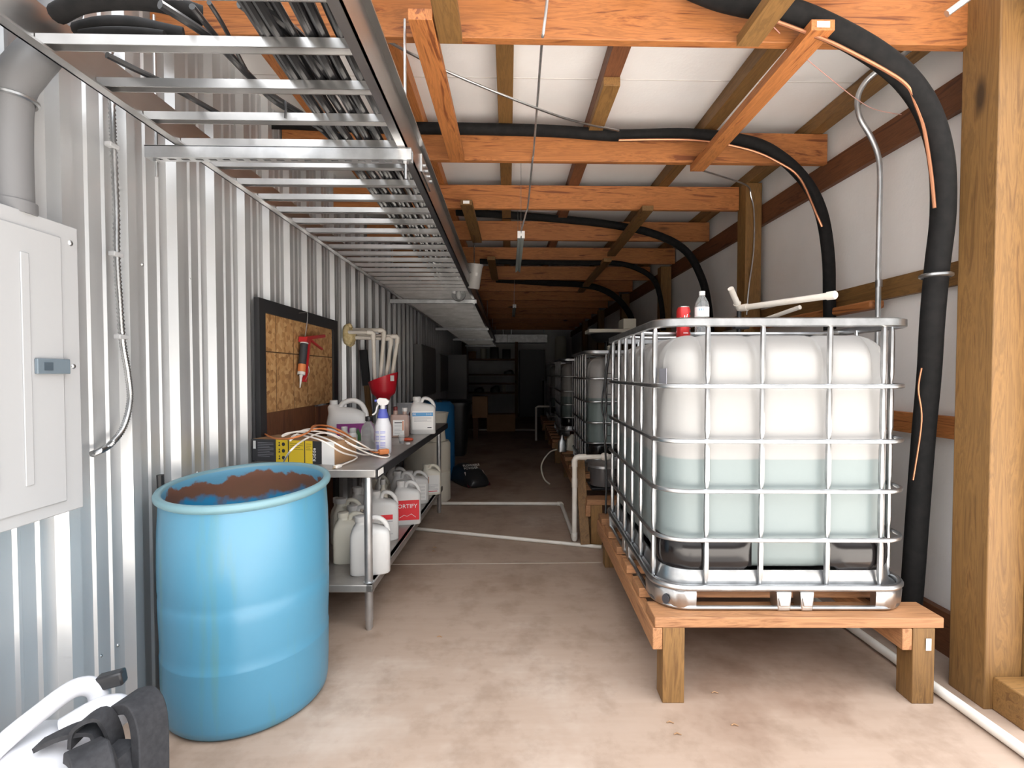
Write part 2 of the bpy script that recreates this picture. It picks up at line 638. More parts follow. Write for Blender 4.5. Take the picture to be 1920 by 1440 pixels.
# braces hung below the beams
braces = [((-.22, .55), (-.22, 1.97), 'short brace board in front of the first beam, left of the threaded cable', 'yel_y'),
          ((-.315, 1.84), (-.305, 3.06), 'brace board between first and second beams beside the cable tray', 'red_y'),
          ((.945, .55), (.93, 1.96), 'short brace board in front of the first beam, beside the big black hose', 'yel_y'),
          ((1.165, 1.86), (1.187, 3.16), 'brace board with white end tag between first and second beams on the right', 'red_y'),
          ((-.315, 3.82), (-.30, 4.92), 'brace board with white end tag between third and fourth beams on the left', 'yel_y'),
          ((1.09, 3.92), (1.12, 5.45), 'brace board from third to fifth beam on the right', 'yel_y'),
          ((1.13, 5.7), (1.14, 7.9), 'dim brace board beyond the fifth beam on the right', 'yel_y'),
          ((-.19, 5.65), (-.18, 6.9), 'dim brace board beyond the fifth beam on the left', 'yel_y')]
for (a, b_, lb, mt) in braces:
    t = MB().bar((a[0], a[1], 2.588), (b_[0], b_[1], 2.588), .088, .04).build('brace_board', M[mt], bevel=.002)
    tag(t, lb, 'board', 'brace boards under the beams')
    if 'tag' in lb:
        # stapled paper tag on the near end of the board
        MB().box(a[0] - .024, a[0] + .024, a[1] - .0015, a[1] - .0002, 2.578, 2.600).build('end_tag', M['label'], t, world=True)
b = MB().bar((.525, 2.56, 2.775), (.525, 3.10, 2.775), .085, .045).build('spacer_block', M['yel_y'], bevel=.002)
tag(b, 'short bright yellow block nailed under the dark purlin', 'board')

# posts
posts = [(1.85, 2.0, 1.868, 2.0, 'yel_z', 'thick wooden post at the right front edge'), (3.94, 4.08, 1.87, 2.0, 'yel_z', 'yellow wooden post rising behind the first white tank'),
         (6.13, 6.27, 1.87, 2.0, 'yel_z', 'wooden post behind the water bottle and red can'), (8.25, 8.38, 1.87, 2.0, 'yel_z', 'dim wooden post, fourth along the right wall'),
         (10.4, 10.53, 1.87, 2.0, 'yel_z', 'dark wooden post, fifth along the right wall'), (12.6, 12.73, 1.87, 2.0, 'yel_z', 'dark wooden post, sixth along the right wall')]
posts = [(1.862, 2.02, 1.838, 1.985, 'yel_z', posts[0][5])] + posts[1:]
for (y0, y1, x0, x1, mt, lb) in posts:
    b = MB().box(x0, x1, y0, y1, 0, 2.61 if y0 > 3.5 and y0 != 3.94 else 2.80).build('wall_post', M[mt], bevel=.004)
    tag(b, lb, 'post', 'posts along the right wall')
b = MB().box(1.990, 2.045, 1.80, 1.895, 0, 2.80).build('door_post', M['yel_z'], bevel=.004)
tag(b, 'second wooden post board at the extreme right edge of the photo', 'post')
b = MB().box(1.87, 2.06, 1.74, 1.865, 0, .13).build('base_block', M['yel_x'], bevel=.006)
tag(b, 'weathered wooden block at the foot of the right front post', 'block')
b = MB().box(1.90, 2.15, 1.70, 1.79, 2.60, 2.74).build('header_block', M['yel_x'], bevel=.004)
tag(b, 'pale timber end at the top of the right front post', 'board')
# girts and plate
for (a, c_, mt, lb) in (((1812, 197), (1812, 130), 'drk_y', 'dark brown top plate board running along the right wall under the ceiling'),
                        ((1812, 530), (1812, 485), 'yel_y', 'upper horizontal girt on the right wall'),
                        ((1800, 826), (1800, 783), 'red_y', 'lower horizontal girt on the right wall behind the tank')):
    z0, z1 = W(*a, x=2.012).z, W(*c_, x=2.012).z
    b = MB().box(2.012, 2.048, 2.005, YB - .02, z0, z1).build('wall_girt', M[mt], bevel=.002)
    tag(b, lb, 'board', 'boards along the right wall')
b = MB().box(2.012, 2.048, 2.005, YB - .02, 0, .20).build('skirt_board', M['drk_y'], bevel=.002)
tag(b, 'dark skirt board at the foot of the right wall', 'board')
zz = W(1632, 578, x=1.93).z
b = MB().box(1.93, 2.01, W(1632, 570, x=1.93).y, 3.93, zz, zz + .045).build('nailer_board', M['red_y'], bevel=.012)
tag(b, 'rounded-end lumber piece sticking out from the wall above the first tank', 'board')

# ------------------------------------------------------------------ cable ladder tray
t = thing('ladder_tray', 'long aluminium ladder cable tray hung along the steel wall', 'cable tray', (-.80, .9, 2.14))
for (x0, sgn) in ((-1.225, 1), (-.375, -1)):
    rb = MB()
    ya, yb = .9, 14.95
    xa, xb = sorted((x0, x0 + sgn * .006))
    rb.box(xa, xb, ya, yb, 2.14, 2.265)
    xa, xb = sorted((x0, x0 + sgn * .035))
    rb.box(xa, xb, ya, yb, 2.14, 2.146)
    xa, xb = sorted((x0, x0 - sgn * .022))
    rb.box(xa, xb, ya, yb, 2.259, 2.265)
    rb.build('side_rail', M['alu'], t, world=True)
for k in range(74):
    ry = .975 + k * .192
    if ry > 14.9:
        break
    rr = MB()
    rr.prism([(ry - .016, 2.150), (ry - .016, 2.176), (ry + .016, 2.176), (ry + .016, 2.150), (ry + .013, 2.150), (ry + .013, 2.172), (ry - .004, 2.160), (ry - .013, 2.160), (ry - .013, 2.150)], 'x', -1.217, -.383)
    rr.build('rung', M['alu'], t, world=True)
sp = MB().box(-.375, -.368, 2.18, 2.42, 2.165, 2.24)
for yy in (2.21, 2.27, 2.33, 2.39):
    sp.lathe([(.008, 0), (.008, .012)], (-.368, yy, 2.2), 6, Matrix.Rotation(PI / 2, 4, 'Y'))
sp.build('splice_plate', M['galv'], t, world=True)
# trapeze struts
for i, sy_ in enumerate((1.915, 5.74, 9.3, 12.2, 14.9)):
    t = thing('strut_trapeze', 'slotted strut channel hung on two rods under the cable tray, %s from the front' % ORD[i], 'bracket', (-.86, sy_, 2.08), group='strut hangers under the cable tray')
    s_ = MB()
    x0, x1 = -1.335, -.36
    y0, y1 = sy_ - .0205, sy_ + .0205
    s_.box(x0, x1, y0, y0 + .003, 2.098, 2.138).box(x0, x1, y1 - .003, y1, 2.098, 2.138).box(x0, x1, y0, y1, 2.135, 2.139)
    # slotted underside: bars between slots
    s_.box(x0, x1, y0, y0 + .013, 2.095, 2.098).box(x0, x1, y1 - .013, y1, 2.095, 2.098)
    k = x0
    while k < x1:
        s_.box(k, min(k + .022, x1), y0 + .013, y1 - .013, 2.095, 2.098)
        k += .050
    s_.build('channel', M['galv2'], t, world=True)
    for rx in (-1.305, -.385):
        r_ = MB().tube([(rx, sy_, 2.03), (rx, sy_, 2.80 if i else 2.62)], .0055, 8)
        ro = r_.build('threaded_rod', M['galv'], t, world=True)
        MB().lathe([(.012, 0), (.012, .01)], (rx, sy_, 2.084), 6).build('nut', M['galv'], ro, world=True)

# cables in the tray
random.seed(3)
k = 0
for row in range(2):
    for j in range(9 - row * 2):
        x0 = -.66 + j * .029 + row * .025 + random.uniform(-.004, .004)
        r_ = random.choice((.010, .012, .013))
        path = []
        for q in range(26):
            yy = .92 + q * .555
            path.append((x0 + .012 * math.sin(yy * 1.3 + j * 1.7) + (.05 if yy < 1.6 else 0) * (1.6 - yy), yy, 2.190 + row * .024 + .003 * math.sin(yy * 2.1 + j)))
        c = MB().tube(sm(path, 4), r_, 8).build('tray_cable', M['cableb'])
        tag(c, 'black cable running straight along the right side of the cable tray', 'cable', 'straight black cables in the tray')
        k += 1
strays = [([(300, 8), (400, 75), (470, 145), (520, 192), (600, 240), (660, 300)], .011, 'black cable slanting across the tray toward the bundle'),
          ([(360, 12), (440, 110), (500, 170), (570, 215), (650, 262)], .008, 'thin black cable slanting across the tray beside the zip tie'),
          ([(392, 5), (420, 50), (450, 110), (470, 146)], .006, 'thinnest black wire dangling across the front of the tray'),
          ([(200, 103), (250, 128), (300, 152), (360, 185), (440, 230)], .009, 'black cable lying near the left rail of the tray'),
          ([(450, 4), (530, 60), (590, 110), (640, 175), (690, 235)], .014, 'thick black cable joining the bundle at the front of the tray'),
          ([(480, 2), (555, 62), (610, 120), (655, 185), (700, 240)], .014, 'thick black cable next to the bundle at the front of the tray')]
for pts_, r_, lb in strays:
    P_ = [W(a, b, z=2.205) for a, b in pts_]
    P_ = [Vector((max(p.x, -1.19), max(p.y, .8), p.z)) for p in P_]
    tag(MB().tube(sm(P_, 6), r_, 8).build('tray_cable', M['cableb']), lb, 'cable')
for pts_, r_, lb, hh in (([(100, 26), (150, 6), (220, -2), (300, 4), (380, 30)], .024, 'stub of fat black hose curving over the left end of the tray', 2.25),
                         ([(140, 58), (190, 48), (250, 48), (300, 58), (345, 68)], .022, 'arched fat black hose above the first visible rung', 2.25),
                         ([(155, 68), (200, 63), (260, 64), (310, 70)], .016, 'thinner black hose below the arched hose in the tray', 2.21)):
    P_ = [W(a, b, z=hh) for a, b in pts_]
    P_ = [Vector((max(p.x, -1.19), p.y, p.z)) for p in P_]
    tag(MB().tube(sm(P_, 6), r_, 12).build('black_hose', M['foam']), lb, 'hose')
zt = MB().tube([W(535, 190, z=2.19), W(536, 205, z=2.165), W(535, 222, z=2.14)], .004, 6)
tag(zt.build('zip_tie', M['blackm']), 'black zip tie on a tray rung', 'zip tie')

# ------------------------------------------------------------------ insulated hoses and copper
hose_defs = [
    ([(1290, -28, 1.93), (1345, -6, 1.93), (1400, 8, 1.93), (1480, 22, 1.92), (1560, 55, 1.92), (1640, 100, 1.93), (1700, 150, 1.95), (1742, 215, 1.97), (1765, 300, 1.99), (1768, 400, 2.02), (1757, 500, 2.05), (1748, 600, 2.08), (1742, 700, 2.12), (1733, 800, 2.15), (1722, 940, 2.17), (1712, 1080, 2.20), (1704, 1180, 2.26), (1700, 1262, 2.30)], .043,
     'nearest thick black insulated hose arching down beside the right post'),
    ([(485, 230, 3.06), (560, 232, 3.06), (640, 236, 3.06), (760, 240, 3.06), (900, 242, 3.06), (1040, 246, 3.06), (1160, 254, 3.06), (1290, 252, 3.06), (1400, 265, 3.02), (1460, 292, 3.0), (1510, 340, 2.98), (1540, 400, 2.96), (1553, 480, 2.96), (1555, 560, 2.98), (1556, 640, 3.0)], .034,
     'second thick black insulated hose crossing the ceiling above the second beam'),
    ([(815, 395, 4.9), (930, 402, 4.9), (1040, 410, 4.9), (1150, 422, 4.88), (1230, 440, 4.84), (1285, 470, 4.8), (1315, 520, 4.78), (1328, 575, 4.78), (1333, 640, 4.8)], .036,
     'third black insulated hose arching down behind the water bottle'),
    ([(900, 490, 5.94), (1000, 492, 5.94), (1100, 493, 5.94), (1160, 494, 5.94), (1200, 506, 5.92), (1228, 528, 5.9), (1240, 570, 5.9), (1244, 620, 5.9)], .03,
     'fourth black hose arching down behind the third post'),
    ([(930, 524, 7.4), (1020, 530, 7.4), (1090, 534, 7.4), (1130, 543, 7.38), (1160, 562, 7.35), (1182, 592, 7.35), (1188, 620, 7.35)], .045,
     'fifth black hose arching down in the dim distance')]
for pts_, r_, lb in hose_defs:
    P_ = [W(a, b, y=yy) for a, b, yy in pts_]
    P_ = [Vector((min(p.x, 1.99 - r_), p.y, p.z)) for p in P_]
    tag(MB().tube(sm(P_, 6), r_, 16).build('insulated_hose', M['foam']), lb, 'hose', 'black insulated hoses')
for pts_, r_, lb in (([(1455, 40, 1.90), (1530, 68, 1.9), (1580, 90, 1.9), (1660, 132, 1.92), (1700, 160, 1.93), (1715, 190, 1.95), (1732, 240, 1.97), (1745, 320, 1.98), (1752, 390, 1.99)], .007, 'copper tube following the nearest black hose'),
                     ([(1160, 263, 3.0), (1300, 263, 3.0), (1400, 280, 2.98), (1460, 305, 2.95), (1500, 335, 2.93), (1530, 400, 2.9), (1541, 425, 2.9)], .007, 'copper tube following the second black hose'),
                     ([(1728, 690, 2.06), (1722, 730, 2.07), (1728, 790, 2.08), (1712, 900, 2.1)], .0035, 'copper tube hanging behind the tank corner')):
    tag(MB().tube(sm([W(a, b, y=yy) for a, b, yy in pts_], 6), r_, 8).build('copper_tube', M['copper']), lb, 'tube')
tag(MB().tube(sm([W(a, b, y=yy) for a, b, yy in [(1450, 50, 1.97), (1500, 100, 2.1), (1560, 150, 2.25), (1605, 185, 2.35), (1640, 205, 2.4), (1690, 215, 2.45)]], 5), .0018, 6).build('thin_wire', mat('pink_wire', (.6, .32, .28), .5)), 'thin pinkish wire drooping from the first beam to the wall', 'wire')
cl = W(1755, 517, y=2.03)
tag(MB().tube([(cl.x + .05 * math.cos(a), cl.y + .05 * math.sin(a), cl.z) for a in [2 * PI * k / 24 for k in range(24)]], .009, 6, closed=True).build('pipe_clamp', M['galv']), 'shiny clamp band around the nearest black hose', 'clamp')

# conduit on the right wall
P_ = [W(1722, 82, y=2.3), W(1690, 105, y=2.4), W(1650, 130, y=2.5), W(1622, 155, y=2.55), W(1608, 185, y=2.57), W(1612, 220, y=2.57), W(1632, 255, y=2.57), W(1646, 290, y=2.57), W(1650, 330, y=2.57), W(1649, 400, y=2.57), W(1647, 500, y=2.57), W(1646, 600, y=2.57)]
P_ += [Vector((P_[-1].x, P_[-1].y, .4))]
P_ = [Vector((min(p.x, 1.98), p.y, min(p.z, 2.86))) for p in P_]
t = tag(MB().tube(sm(P_, 6), .013, 12).build('bent_conduit', M['galv2']), 'grey steel conduit with an offset bend running down the right wall', 'conduit')
MB().tube([W(1648, 525, y=2.57), W(1648, 538, y=2.57)], .017, 12).build('coupling', M['galv'], t, world=True)
tag(MB().tube([W(1775, 26, y=1.93), W(1830, -14, y=1.9)], .013, 10).build('conduit_stub', M['galv2']), 'short piece of grey conduit at the top right corner beam', 'conduit')
# thin armoured cables
t = tag(MB().tube(sm([W(1310, 318, y=3.3), W(1350, 330, y=3.6), (1.84, 3.86, W(1395, 348, y=3.86).z), W(1408, 368, y=3.92), W(1414, 400, y=3.92), W(1413, 470, y=3.92), W(1404, 540, y=3.92), W(1400, 590, y=3.92)], 6), .006, 8).build('armoured_cable', M['galv']), 'thin silver cable stapled down the second post', 'cable')
tag(MB().tube(sm([W(702, 63, y=2.05), W(760, 95, y=2.15), W(840, 135, y=2.3), W(960, 185, y=2.5), W(1070, 225, y=2.75), W(1160, 245, y=3.0)], 6), .006, 8).build('armoured_cable', M['galv']), 'thin silver armoured cable sagging diagonally under the ceiling', 'cable')

# ------------------------------------------------------------------ left wall fittings
P_ = [W(205, 60, x=-1.385), W(210, 200, x=-1.37), W(213, 280, x=-1.37), W(218, 390, x=-1.37), W(219, 480, x=-1.37), W(224, 560, x=-1.37), W(230, 640, x=-1.37), W(240, 700, x=-1.37), W(244, 750, x=-1.37), W(232, 800, x=-1.37), W(205, 835, x=-1.37), W(172, 852, x=-1.37)]
t = thing('flexible_conduit', 'spiral metal flexible conduit clipped down the ribbed steel wall', 'conduit', P_[-1])
MB_ = MB()
path = sm(P_, 22)
rad = [.0080 + (.0035 if i % 2 else 0) for i in range(len(path))]
MB_.tube(path, rad, 8)
MB_.build('spiral_tube', M['galv'], t, world=True, angle=80)
for (a, b) in ((212, 275), (219, 478), (229, 632)):
    p = W(a, b, x=-1.372)
    MB().box(p.x - .010, p.x + .014, p.y - .028, p.y + .014, p.z - .008, p.z + .008).build('strap', M['panel'], t, world=True, bevel=.003)

t = thing('breaker_box', 'large light grey electrical panel on the ribbed steel wall at the left edge', 'electrical panel', (-1.34, 1.0, .90))
MB().box(-1.385, -1.292, .62, 1.505, .905, 1.722).build('enclosure', M['panel'], t, world=True, bevel=.006)
MB().box(-1.292, -1.286, .60, 1.540, .895, 1.732).build('trim_frame', M['panel'], t, world=True, bevel=.003)
d = MB().box(-1.286, -1.280, .66, 1.478, .93, 1.69)
d = d.build('door', M['panel'], t, world=True, bevel=.004)
for k in range(8):
    yy = .72 + k * .092
    MB().box(-1.2802, -1.2765, yy - .012, yy + .012, 1.0, 1.62).build('raised_rib', M['panel'], d, world=True, bevel=.003)
lt = W(66, 687, x=-1.277)
lt2 = W(128, 687, x=-1.277)
zc = W(97, 687, x=-1.277).z
lo = MB().box(-1.280, -1.270, lt.y, lt2.y, zc - .021, zc + .021).build('latch', M['latch'], d, world=True, bevel=.002)
lo['label'] = 'blue-grey latch plate'
MB().box(-1.2705, -1.2685, lt.y + .018, lt.y + .045, zc - .011, zc + .011).build('latch_slide', mat('dark_blue_grey', (.06, .08, .10), .4), lo, world=True)
for (a, b) in ((133, 455), (152, 462), (148, 687)):
    p = W(a, b, x=-1.284)
    MB().lathe([(.0075, 0), (.006, .003), (.002, .005)], (-1.286, min(p.y, 1.515), p.z), 12, Matrix.Rotation(PI / 2, 4, 'Y')).build('screw', M['galv'], t, world=True)
# conduits above the panel
t = thing('grey_conduit', 'fat grey plastic conduit rising from the top of the electrical panel', 'conduit', (-1.33, 1.33, 1.73))
MB().tube(sm([(-1.335, 1.388, 1.73), (-1.335, 1.388, 1.93), (-1.335, 1.40, 2.06), (-1.325, 1.44, 2.15), (-1.32, 1.50, 2.26), (-1.32, 1.56, 2.45)], 6), .050, 20).build('pipe', M['pvcgrey'], t, world=True)
MB().tube([(-1.335, 1.388, 1.728), (-1.335, 1.388, 1.760)], .056, 20).build('collar', M['pvcgrey'], t, world=True)
MB().tube([(-1.335 + .054 * math.cos(2 * PI * k / 24), 1.398 + .054 * math.sin(2 * PI * k / 24), 2.035) for k in range(24)], .006, 6, closed=True).build('clamp_band', M['galv'], t, world=True)
t = thing('grey_conduit', 'second fat grey conduit cut off by the left edge of the photo', 'conduit', (-1.33, 1.17, 1.73))
MB().tube(sm([(-1.335, 1.20, 1.73), (-1.335, 1.20, 1.93), (-1.335, 1.215, 2.06), (-1.325, 1.26, 2.16), (-1.32, 1.32, 2.3), (-1.32, 1.36, 2.5)], 6), .050, 20).build('pipe', M['pvcgrey'], t, world=True)
# wall screws
random.seed(5)
for yy in (1.30, 1.58, 1.93, 2.2, 2.47):
    for zz_ in (1.62, .62):
        pass
scr = 0
for (a, b, _w) in ((268, 496, 'right of the flexible conduit, at its middle height'), (357, 523, 'third panel right of the flexible conduit'), (400, 525, 'just left of the boarded opening'), (424, 541, 'nearest the corner of the boarded opening'), (286, 914, 'just above the left rim of the blue barrel'), (371, 886, 'above the back rim of the blue barrel'), (222, 1210, 'low on the wall left of the blue barrel'), (190, 1230, 'low on the wall behind the white sprayer')):
    p = W(a, b, x=XL + .003)
    o = MB().lathe([(.007, 0), (.005, .004), (.002, .006)], (XL, p.y, p.z), 8, Matrix.Rotation(PI / 2, 4, 'Y')).build('wall_screw', M['galv'])
    tag(o, 'small hex screw in the steel wall, ' + _w, 'screw', 'screws in the steel wall')
# boarded opening
t = thing('boarded_opening', 'dark-framed opening in the steel wall covered with strand board', 'boarded opening', (-1.38, 3.38, 0))
y0, y1, zt_ = W(480, 565, x=-1.375).y, W(629, 605, x=-1.375).y, 1.715
fr = M['drk_z']
MB().box(-1.387, -1.358, y0, y0 + .07, 0, zt_).build('frame_side', M['concrete_rim'], t, world=True)
MB().box(-1.387, -1.358, y1 - .09, y1, 0, zt_).build('frame_side', M['concrete_rim'], t, world=True)
MB().box(-1.387, -1.358, y0 + .07, y1 - .09, zt_ - .075, zt_).build('frame_head', M['concrete_rim'], t, world=True)
bd = MB().box(-1.386, -1.374, y0 + .07, y1 - .09, 1.075, zt_ - .075).build('strand_board', M['osb'], t, world=True)
gm = mat('board_pencil_line', (.10, .05, .02), .8)
gl = MB()
for f_ in (.14, .36, .56):
    yy = y0 + .07 + f_ * (y1 - y0 - .16)
    gl.box(-1.374, -1.3732, yy, yy + .004, 1.075, zt_ - .075)
gl.box(-1.374, -1.3732, y0 + .07, y1 - .09, 1.42, 1.427)
gl.build('drawn_lines', gm, bd, world=True)
MB().box(-1.387, -1.378, y0 + .07, y0 + .82, 0, 1.08).build('lower_board', M['drk_z'], t, world=True)
MB().box(-1.387, -1.376, y0 + .84, y1 - .09, 0, 1.06).build('lower_board', M['drk_z'], t, world=True)

# caulking gun
t = thing('caulking_gun', 'red caulking gun hanging by a wire hook on the strand board', 'caulking gun', (-1.33, 3.17, 1.22))
gx = -1.335
A, B = W(571, 635, x=gx), W(563, 722, x=gx)
dv = (B - A).normalized()
MB().tube([A + dv * .03, A + dv * .245], .024, 16).build('tube', M['ink'], t, world=True)
MB().tube([A + dv * .03, A + dv * .036], .0262, 16).build('tube_end', M['white'], t, world=True)
MB().tube([A + dv * .175, A + dv * .225], .0245, 16).build('orange_band', M['orange'], t, world=True)
MB().tube([A + dv * .226, A + dv * .245], .0247, 16).build('tube_tip_rim', M['white'], t, world=True)
MB().tube([A + dv * .245, A + dv * .26, A + dv * .33], [.012, .009, .003], 12).build('nozzle', M['white'], t, world=True)
fr_ = MB()
s1 = A + Vector((.012, .030, 0))
fr_.bar(A + Vector((.006, .045, .0)), B + Vector((.006, .045, .02)), .034, .012)
fr_.bar(A - dv * .005, A + dv * .028, .055, .05)
fr_.build('frame', M['redpaint'], t, world=True)
h1, h2, h3 = W(575, 634, x=gx + .01), W(608, 630, x=gx + .01), W(604, 655, x=gx + .01)
MB().bar(h1, h2, .02, .022).build('handle', M['redpaint'], t, world=True, bevel=.003)
MB().bar(W(580, 636, x=gx + .01), h3, .016, .014).build('trigger', M['redpaint'], t, world=True, bevel=.003)
MB().tube(sm([A - dv * .0, W(573, 625, x=gx), W(577, 590, x=gx), W(572, 586, x=gx - .01), (-1.362, W(566, 586, x=gx).y, W(566, 586, x=gx).z - .004)], 5), .003, 6).build('wire_hook', M['galv'], t, world=True)
MB().tube(sm([B + Vector((.02, .03, .03)), B + Vector((.03, .07, .08)), B + Vector((.02, .08, .13))], 5), .002, 6).build('piercing_wire', M['galv'], t, world=True)

# foam and PVC pipes out of the wall
fm = MB()
random.seed(2)
fc = W(655, 628, x=-1.37)
fm.loft([(-.03, .09, .085, 2, 0, 0), (0, .10, .095, 2.2, 0, 0), (.03, .075, .07, 2, .01, 0), (.055, .03, .03, 2, .01, 0)], 24, Matrix.Translation(fc) @ Matrix.Rotation(PI / 2, 4, 'Y'))
for k in range(8):
    a = random.uniform(0, 2 * PI)
    c_ = fc + Vector((.012, .08 * math.cos(a), .08 * math.sin(a)))
    fm.loft([(-.02, .01, .01, 2, 0, 0), (0, .028, .025, 2, 0, 0), (.02, .01, .01, 2, 0, 0)], 10, Matrix.Translation(c_) @ Matrix.Rotation(PI / 2, 4, 'Y'))
tag(fm.build('spray_foam_patch', M['foamy'], bevel=0, angle=80), 'lump of yellow spray foam where white pipes leave the steel wall', 'spray foam')
yf = fc.y
for i, (dy, dz, xe, ye, lb) in enumerate(((-.045, .02, -1.125, 4.22, 'nearest'), (.0, .045, -1.06, 4.32, 'second nearest'), (-.01, -.02, -1.02, 4.40, 'third nearest'), (.05, .0, -.965, 4.42, 'farthest'))):
    ztop = fc.z + dz - .01
    xb_, yb_ = -1.135 + i * .040, 4.29 + .03 * i
    p = [(-1.40, yf + dy, fc.z + dz), (xe - .03, ye - .01, ztop), (xe - .008, ye, ztop - .008), (xe, ye, ztop - .03), (xb_, yb_, 1.25)]
    t = tag(MB().tube([Vector(q) for q in p], .0165, 12).build('drain_pipe', M['pvc']), 'white pipe bending from the wall down into the red funnel, %s of four' % lb, 'pipe', 'white pipes above the red funnel')
    MB().tube([Vector((xe - .05, ye - .015, ztop)), Vector((xe - .012, ye - .002, ztop)), Vector((xe, ye, ztop - .012)), Vector((xe + (xb_ - xe) * .1, ye, ztop - .06))], .021, 12).build('elbow', M['pvc'], t, world=True)

# funnel
fcx, fcy = -1.075, 4.34
t = thing('red_funnel', 'large red plastic funnel catching the white pipes above the bench', 'funnel', (fcx, fcy, 1.02))
fb = MB()
seg = 28
rings = []
for (r_, z_, tilt) in ((.018, -.03, 0), (.024, .03, 0), (.055, .055, 0), (.062, .075, 0), (.100, .11, 0), (.104, .13, .0), (.126, .245, .045), (.122, .245, .045), (.100, .13, 0), (.095, .113, 0), (.056, .075, 0), (.018, .03, 0), (.014, -.03, 0)):
    rings.append([(r_ * math.cos(2 * PI * k / seg), r_ * math.sin(2 * PI * k / seg), z_ + tilt * math.cos(2 * PI * k / seg)) for k in range(seg)])
vs_ = [p for r in rings for p in r]
fs = []
for i in range(len(rings) - 1):
    for k in range(seg):
        l = (k + 1) % seg
        fs.append((i * seg + k, i * seg + l, (i + 1) * seg + l, (i + 1) * seg + k))
fb.add(vs_, fs)
fb.build('bowl', M['red'], t)
MB().box(.1265, .128, -.035, .005, .215, .262, Matrix.Rotation(-.6, 4, 'Z')).build('sticker', M['label'], t)
tag(MB().lathe([(.05, .845), (.055, .86), (.055, .93), (.03, .97), (.026, 1.01), (.030, 1.035)], (fcx, fcy, 0), 20).build('purple_bottle', mat('purple_translucent', (.16, .14, .36), .35)), 'purple-blue bottle neck under the red funnel', 'bottle')

# broom / stick leaning behind
t = thing('leaning_tool', 'long-handled tool with black top and wooden grip leaning on the steel wall', 'tool', (-1.15, 4.75, 0))
a, b = Vector((-1.22, 4.72, .0)), Vector((-1.36, 4.75, 1.52))
MB().bar(a, a.lerp(b, .78), .05, .03).build('wooden_handle', M['yel_z'], t, world=True)
MB().bar(a.lerp(b, .78), b, .07, .03).build('black_blade', M['blackm'], t, world=True)

# added black strip standing in for wall trim and shade behind the barrel
tag(MB().tube([(-1.372, 2.03, 0), (-1.372, 2.0, .9)], .013, 8).build('trim_shade_strip', M['black']), 'added black strip for trim and shade between the steel wall and the blue barrel', 'pipe')

# ------------------------------------------------------------------ blue barrel
bx_, by_ = -1.05, 2.035
t = thing('blue_barrel', 'blue plastic open-top barrel standing on the concrete in front of the bench', 'barrel', (bx_, by_, 0))
def barrel_mb(prof, sq=1.0, shear=.075, seg=64):
    o = MB()
    vs_, fs = [], []
    for r, z in prof:
        for k in range(seg):
            a = 2 * PI * k / seg
            x_, y_ = r * math.cos(a), r * math.sin(a)
            vs_.append((x_, y_, z + shear * y_ * max(0, z / .86)))
    for i in range(len(prof) - 1):
        for k in range(seg):
            l = (k + 1) % seg
            fs.append((i * seg + k, i * seg + l, (i + 1) * seg + l, (i + 1) * seg + k))
    return o.add(vs_, fs)
b = barrel_mb([(0.0, 0), (.25, 0), (.280, .005), (.291, .018), (.296, .045), (.299, .14), (.300, .25), (.3005, .254), (.2985, .26), (.299, .30), (.303, .42), (.3035, .47), (.3015, .476), (.3035, .50), (.304, .60), (.3015, .72), (.297, .80), (.296, .835)])
b.build('shell', M['barrel'], t, angle=50)
b = barrel_mb([(.296, .833), (.302, .837), (.311, .845), (.313, .856), (.308, .866), (.295, .868), (.286, .862), (.284, .850)])
b.build('rim', mat('pale_worn_blue_rim', (.17, .30, .34), .4), t, angle=60)
b = barrel_mb([(.2845, .856), (.279, .835), (.288, .80), (.293, .6), (.292, .3), (.285, .05), (.0, .03)])
b.build('inner_wall', M['barrel_in'], t, angle=60)

# ------------------------------------------------------------------ workbench
t = thing('steel_workbench', 'stainless steel workbench with lower shelf against the left wall', 'workbench', (-.98, 3.6, 0), rz=math.radians(-1.7))
def lp(p, o=t):
    return full(o).inverted() @ Vector(p)
YL = 1.14
tp = MB().box(-.345, .37, -1.15, 1.15, .792, .831)
tp.build('worktop', M['steeltop'], t, bevel=.004)
MB().box(.371, .376, -1.15, 1.15, .785, .831).build('black_edge_strip', M['concrete_rim'], t)
MB().box(.3765, .378, -1.13, -1.04, .795, .825).build('white_tag', M['label'], t)
MB().box(-.32, .33, -1.08, 1.08, .225, .243).box(.30, .335, -1.10, 1.10, .205, .243).box(-.32, .335, -1.10, -1.075, .205, .243).box(-.32, .335, 1.075, 1.10, .205, .243).build('lower_shelf', M['steeltop'], t, bevel=.004)
for (sx_, sy_) in ((-1, -1), (1, -1), (-1, 1), (1, 1)):
    lx, ly = .305 * sx_ + (.0 if sx_ > 0 else .02), 1.06 * sy_
    lg = MB().lathe([(.013, 0), (.018, .012), (.018, .045), (.0205, .05), (.0205, .79)], (lx, ly, 0), 16).build('leg', M['galv2'], t)
    MB().lathe([(.027, .198), (.027, .246)], (lx, ly, 0), 16).build('collar', M['galv2'], lg)

